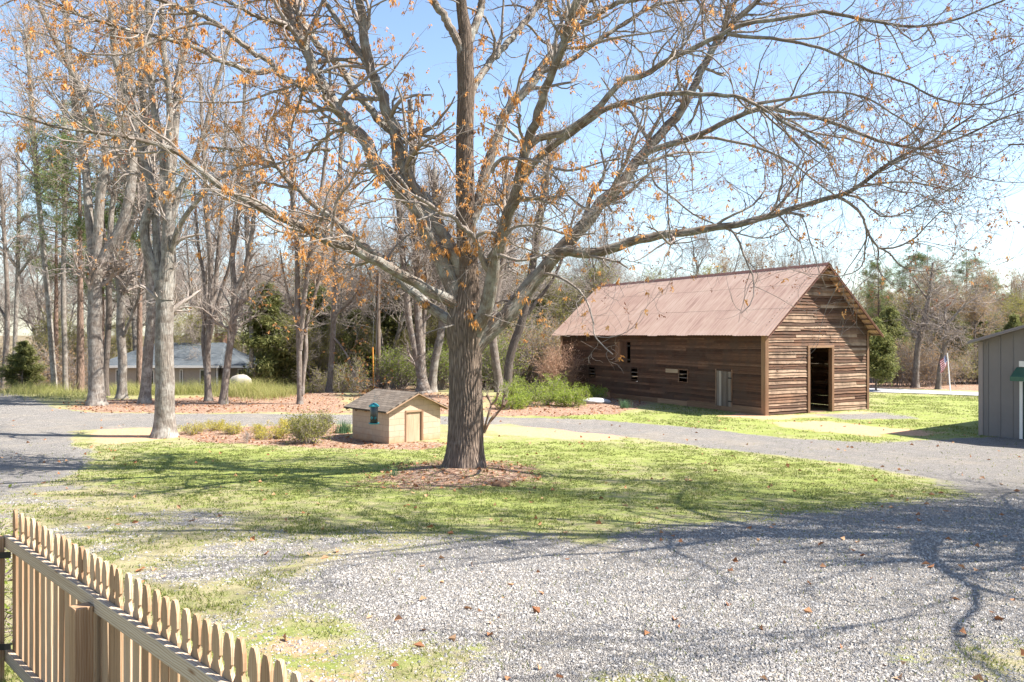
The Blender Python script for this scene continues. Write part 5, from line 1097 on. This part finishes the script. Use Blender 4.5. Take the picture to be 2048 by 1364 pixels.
# ---------------------------------------------------------------- woodland templates and copies
def bare_template(seed, h, r0, n=(26, 230, 1500, 3600), stems=1, leaves=None, bark='brown_bark', up=.07, ang=(22, 55), l1=.30, zlo=.3):
    r = np.random.default_rng(seed); S = []; m = 26
    for k in range(stems):
        t = np.linspace(0, 1, m); lean = r.normal(size=2) * (.04 if stems == 1 else .10); wob = np.cumsum(r.normal(size=(m, 2)) * .010 * h, 0) * t[:, None] * .5
        top = h * (.80 + .1 * r.random()); S.append((np.stack([lean[0] * top * t ** 1.2 + wob[:, 0], lean[1] * top * t ** 1.2 + wob[:, 1], top * t - .15], -1), r0 * (1 if k == 0 else .7) * (1 - .82 * t) * (1 + .5 * np.exp(-t * 30))))
    Pp = np.stack([s[0] for s in S]); Rr = np.stack([s[1] for s in S])
    P1, R1 = sprout(r, Pp, Rr, n[0] * stems, zlo, 1, ang, lambda L, t, q: l1 * h * (1.25 - .8 * t), .45, 10, .12, up, .012, .25, None, .75)
    P2, R2 = sprout(r, P1, R1, n[1], .15, 1, (22, 55), lambda L, t, q: L * .45, .5, 7, .15, up, .009, .35)
    P3, R3 = sprout(r, P2, R2, n[2], .15, 1, (22, 55), lambda L, t, q: np.minimum(L * .5, 1.2), .6, 5, .2, up, .008, .5)
    P4, R4 = sprout(r, P3, R3, n[3], .15, 1, (22, 55), lambda L, t, q: np.minimum(L * .6, .7), .7, 4, .2, up, .007, .6)
    trunk = Tubes().add(Pp, Rr, 10).add(P1, R1, 6).mesh('trunk'); crown = Tubes().add(P2, R2, 4).add(P3, R3, 3).add(P4, R4, 3).mesh('crown')
    trunk.materials.append(M[bark]); crown.materials.append(M['twig']); parts = [('trunk', trunk), ('crown', crown)]
    if leaves:
        lm, k, sz, frac = leaves; tp = np.concatenate([P3[:, -1], P4[:, -1], P4[:, 2]]); tp = tp[r.random(len(tp)) < frac]; C, D, L, W = hang_clusters(r, tp, k, sz, sz * .6, 1, .1); C = C + r.normal(size=C.shape) * sz * .6
        f = leaf_mesh('foliage', C, D, L, W, .3, seed); f.materials.append(M[lm]); parts.append(('foliage', f))
    return parts
def conifer_template(seed, h, kind):
    r = np.random.default_rng(seed); m = 16; t = np.linspace(0, 1, m); sp = np.stack([r.normal() * .15 * t * t, r.normal() * .15 * t * t, h * t - .15], -1)
    if kind == 'pine': rad, lo, w, nb, mat = h * .0125, .50, h * .17, 60, 'pine_needle'
    else: rad, lo, w, nb, mat = h * .014, .10, h * .21, 150, 'cedar_leaf'
    rr = rad * (1 - .9 * t); tt = lo + (1 - lo) * r.random(nb) ** .9; ph = r.random(nb) * 6.283
    rel = (tt - lo) / (1 - lo); ln = w * (np.where(rel < .25, .6 + rel * 1.6, 1.33 * (1 - rel) ** .75 + .05)) * (.45 + .9 * r.random(nb)); z = tt * h; q = []
    s = np.linspace(0, 1, 8)[None, :, None]; d = np.stack([np.cos(ph), np.sin(ph), np.full(nb, .15 if kind == 'pine' else .28)], -1)
    base = np.stack([np.interp(tt, t, sp[:, 0]), np.interp(tt, t, sp[:, 1]), z], -1); B = base[:, None] + d[:, None] * ln[:, None, None] * s + r.normal(size=(nb, 8, 3)) * .05 * s
    B[..., 2] += (.12 * ln[:, None] * s[..., 0] ** 2 if kind == 'pine' else -.10 * ln[:, None] * s[..., 0] ** 2)
    br = np.maximum(.012, ln[:, None] * .014) * np.linspace(1, .3, 8)[None]
    P2, R2 = sprout(r, B, br, nb * 7, .25, 1, (25, 60), lambda L, t_, q_: L * .35, .6, 5, .15, .03, .008, .4)
    trunk = Tubes().add(sp, rr, 10).add(B, br, 4).add(P2, R2, 3).mesh('trunk'); trunk.materials.append(M['pine_bark' if kind == 'pine' else 'brown_bark'])
    if kind == 'pine':
        tp = np.concatenate([P2[:, 2:].reshape(-1, 3), B[:, -2:].reshape(-1, 3)]); k = 9; C = np.repeat(tp, k, 0) + r.normal(size=(len(tp) * k, 3)) * .10; D = r.normal(size=C.shape) + np.array([0, 0, .5]); f = leaf_mesh('foliage', C, D, .22 + .14 * r.random(len(C)), .035, .1, seed)
    else:
        tp = np.concatenate([P2[:, 1:].reshape(-1, 3), B[:, 2:].reshape(-1, 3)]); k = 5; C = np.repeat(tp, k, 0) + r.normal(size=(len(tp) * k, 3)) * .12; D = r.normal(size=C.shape) + np.array([0, 0, -.2]); f = leaf_mesh('foliage', C, D, .16 + .18 * r.random(len(C)), .06 + .05 * r.random(len(C)), .1, seed)
    f.materials.append(M[mat]); return [('trunk', trunk), ('foliage', f)]
def thicket_template(seed, h):
    r = np.random.default_rng(seed); n = 26; a = r.random(n) * 6.283; m = 9; t = np.linspace(0, 1, m); o = r.normal(size=(n, 2)) * .7
    S = np.stack([np.stack([o[i, 0] + np.cos(a[i]) * h * .35 * t ** 1.3, o[i, 1] + np.sin(a[i]) * h * .35 * t ** 1.3, h * (.5 + .5 * r.random()) * t], -1) for i in range(n)]) + r.normal(size=(n, m, 3)) * .06
    R0 = np.linspace(.026, .010, m)[None] * np.ones((n, 1)); P1, R1 = sprout(r, S, R0, 220, .1, 1, (20, 60), lambda L, t_, q: .35 * h + 0 * t_, .6, 7, .2, .05, .009, .4); P2, R2 = sprout(r, P1, R1, 1500, .1, 1, (20, 60), lambda L, t_, q: .2 * h + 0 * t_, .6, 5, .22, .03, .007, .5)
    st = Tubes().add(S, R0, 5).add(P1, R1, 4).add(P2, R2, 3).mesh('stem'); st.materials.append(M['twig'])
    tp = np.concatenate([P2[:, -1], P2[:, 2]]); tp = tp[r.random(len(tp)) < .5]; C, D, L, W = hang_clusters(r, tp, 2, .10, .055, 1, .1); f = leaf_mesh('foliage', C, D, L, W, .3, seed); f.materials.append(M['rust_bud' if seed % 2 else 'spring_leaf']); return [('stem', st), ('foliage', f)]
TM = dict(
    bare=[bare_template(101, 17, .19), bare_template(102, 19, .23, stems=2, bark='grey_bark'), bare_template(103, 15, .15, bark='grey_bark')],
    bud=[bare_template(111, 15, .17, n=(24, 200, 1200, 2600), leaves=('spring_leaf', 3, .13, .5)), bare_template(112, 17, .2, n=(24, 200, 1200, 2600), leaves=('rust_bud', 3, .13, .5))],
    pine=[conifer_template(121, 18, 'pine'), conifer_template(122, 15, 'pine')],
    cedar=[conifer_template(131, 8, 'cedar'), conifer_template(132, 6.5, 'cedar')],
    thick=[thicket_template(141, 3.4), thicket_template(142, 2.6)],
    shade=[bare_template(151, 17, .21, n=(26, 110, 300, 200)), bare_template(152, 15, .18, n=(22, 90, 260, 200))])
NAMES = dict(shade='bare_tree', bare='bare_tree', bud='budding_tree', pine='pine_tree', cedar='cedar_tree', thick='thicket_shrub')
CATS = dict(shade='tree', bare='tree', bud='tree', pine='tree', cedar='tree', thick='shrub')
pr = np.random.default_rng(77)
def place(kind, px, d, label, group=None, v=None, s=None, z=None):
    x = (px - CX) / FX * d; v = int(pr.integers(0, len(TM[kind]))) if v is None else v; s = .85 + .35 * pr.random() if s is None else s
    root = empty(NAMES[kind], (x, d, gzf(x, d) if z is None else z), pr.random() * 6.283, label, CATS[kind], group); root.scale = (s, s, s * (.92 + .16 * pr.random()))
    for nm, me in TM[kind][v]:
        o = bpy.data.objects.new(nm, me); COL.objects.link(o); o.parent = root
    return root
def forest():
    U = lambda a, b: a + (b - a) * pr.random()
    def zone(kind, n, x0, x1, d0, d1, label, group, s0=.85, s1=1.2, v=None):
        for i in range(n): place(kind, x0 + (x1 - x0) * (i + pr.random()) / n, U(d0, d1), label, group, v, U(s0, s1))
    # individually recognisable ones
    place('cedar', 44, 54, 'dark green cedar low beside the far left gravel road', None, 0, .48).scale = (.75, .62, .46)
    place('pine', 112, 62, 'tall pine with green boughs above the slim grey trunks at upper left', None, 0, 1.05)
    place('pine', 205, 64, 'green pine showing between the stout mottled trunk and the pale forked tree', None, 1, 1.05)
    place('pine', 161, 52.5, 'reddish pine trunk just left of the stout mottled trunk', None, 0, 1.15)
    place('pine', 279, 50, 'thin reddish pine trunk beside the smooth leaning trunk', None, 1, 1.1)
    place('cedar', 640, 62, 'dark cedar left of the utility pole', None, 0, 1.0)
    place('cedar', 1752, 52, 'light green young conifer at the right rear corner of the barn', None, 1, .72)
    place('cedar', 1780, 66, 'tall conifer just right of the barn roof edge', None, 1, .85)
    # left wood
    zone('bare', 13, -260, 700, 62, 84, 'bare tree in the wood behind the slate roofed house', 'bare trees behind the house', .85, 1.15)
    zone('bare', 10, -180, 600, 84, 120, 'distant bare tree far beyond the slate roofed house', 'distant bare trees on the left', .8, 1.1)
    zone('bud', 7, 100, 700, 72, 105, 'budding tree beyond the slate roofed house', 'budding trees beyond the house', .6, .85)
    zone('thick', 6, -120, 200, 54, 75, 'brown twiggy thicket at the wood edge on the left', 'thickets along the left wood edge', .8, 1.2)
    zone('thick', 9, 500, 780, 56, 72, 'green tinged twiggy thicket between house and utility pole', 'thickets between the house and the pole', .7, 1.1, 1)
    zone('thick', 8, -300, 640, 84, 112, 'distant thicket in the wood beyond the slate roofed house', 'distant thickets beyond the house', 1.0, 1.7)
    zone('cedar', 7, 530, 720, 58, 76, 'green cedar among the trees left of the utility pole', 'cedars left of the utility pole', .75, 1.2)
    zone('cedar', 9, 735, 930, 58, 76, 'green cedar in the dense growth between the pole and the oak', 'cedars between the pole and the oak', .85, 1.35)
    zone('bare', 11, 620, 1000, 56, 80, 'bare tree in the dense wood behind the block shed', 'bare trees behind the block shed', .8, 1.1)
    zone('bud', 12, 600, 980, 66, 90, 'budding tree in the wood behind the block shed', 'budding trees behind the block shed', .7, .95)
    zone('bud', 13, 40, 640, 62, 74, 'small yellow green tree behind the tall grass left of the pole', 'small green trees behind the tall grass', .38, .6, 0)
    zone('bud', 12, 600, 985, 55, 64, 'small yellow green understory tree behind the block shed', 'understory trees behind the block shed', .32, .55, 0)
    # between oak and barn, and behind the barn roof
    zone('bare', 5, 985, 1240, 60, 85, 'bare tree in the wood between oak and barn', 'bare trees between the oak and the barn', .8, 1.05)
    zone('bud', 9, 990, 1240, 60, 80, 'yellow green budding tree between oak and barn', 'budding trees between the oak and the barn', .62, .9, 0)
    zone('thick', 8, 990, 1140, 54, 64, 'twiggy thicket left of the barn', 'thickets left of the barn', .9, 1.3)
    zone('cedar', 4, 1000, 1110, 64, 76, 'cedar half hidden in the wood left of the barn', 'cedars left of the barn', .8, 1.1)
    zone('bare', 11, 1240, 1700, 76, 100, 'bare treetop rising behind the barn roof', 'bare treetops behind the barn', .70, .90)
    zone('bud', 8, 1230, 1620, 80, 100, 'budding treetop rising behind the barn roof', 'budding treetops behind the barn', .68, .88)
    # right treeline across the paved road
    zone('pine', 13, 1740, 2180, 62, 90, 'pine in the treeline across the paved road', 'pines across the paved road', .5, .72)
    zone('cedar', 20, 1735, 2120, 57, 74, 'green cedar in the treeline across the paved road', 'cedars across the paved road', .42, .78)
    zone('bud', 18, 1735, 2160, 62, 88, 'budding tree in the treeline across the paved road', 'budding trees across the paved road', .45, .62)
    zone('bare', 9, 1730, 2160, 66, 95, 'bare tree in the treeline across the paved road', 'bare trees across the paved road', .5, .66)
    zone('thick', 14, 1740, 2100, 56.5, 62, 'low thicket under the treeline across the paved road', 'thickets across the paved road', .5, .9)
    # wood far off, closing the horizon
    zone('bare', 14, -320, 1250, 125, 175, 'hazy bare tree on the far wooded rise', 'bare trees on the far rise', .75, 1.0)
    # invented tall bare trees, out of view right, added to streak the gravel with shadow
    for i, (x, y, s) in enumerate(((12.9, 10.0, 1.05), (13.2, 11.3, 1.1), (13.4, 12.4, .95), (17.0, 9.4, 1.2), (17.5, 11.4, 1.15), (16, 13.0, 1.0), (20.5, 10.4, 1.25))):
        t = place('bare' if i in (1, 4) else 'shade', 0, 1, None, None, i % 2, s); t.location = (x, y, gzf(x, y)); tag(t, 'unseen bare tree added right of the gravel yard to cast streaky shadows', 'tree', 'added bare trees right of the yard')
forest()
# ---------------------------------------------------------------- camera, sun, sky
cd = bpy.data.cameras.new('camera'); cam = bpy.data.objects.new('camera', cd); COL.objects.link(cam)
cam.location = (0, 0, CAMZ); cam.rotation_euler = (R(90), 0, 0); cd.sensor_width = 36; cd.lens = 36 * FX / 2048; cd.shift_y = -(682 - HY) / 2048; cd.clip_end = 3000; cd.clip_start = .05
SC.camera = cam
AZ, EL = R(-6), R(50)
sv = Vector((math.cos(EL) * math.cos(AZ), math.cos(EL) * math.sin(AZ), math.sin(EL)))
sl = bpy.data.lights.new('sun', 'SUN'); so = bpy.data.objects.new('sun', sl); COL.objects.link(so); sl.energy = 5.0; sl.angle = R(.35); sl.color = (1, .945, .86)
so.rotation_euler = sv.to_track_quat('Z', 'Y').to_euler(); so.location = (20, 0, 30)
w = bpy.data.worlds.new('World'); SC.world = w; w.use_nodes = True; nt = w.node_tree; nt.nodes.clear()
sky = nt.nodes.new('ShaderNodeTexSky'); sky.sky_type = 'NISHITA'; sky.sun_disc = False; sky.sun_elevation = EL; sky.sun_rotation = math.pi / 2 - AZ; sky.air_density = 1.0; sky.dust_density = .8; sky.ozone_density = 1.2; sky.altitude = 200
bg = nt.nodes.new('ShaderNodeBackground'); bg.inputs[1].default_value = .095; ou = nt.nodes.new('ShaderNodeOutputWorld'); nt.links.new(sky.outputs[0], bg.inputs[0]); nt.links.new(bg.outputs[0], ou.inputs[0])
SC.view_settings.view_transform = 'Standard'; SC.view_settings.look = 'None'; SC.view_settings.gamma = 1; SC.view_settings.exposure = 1.6
SC.cycles.max_bounces = 4; SC.cycles.transparent_max_bounces = 8
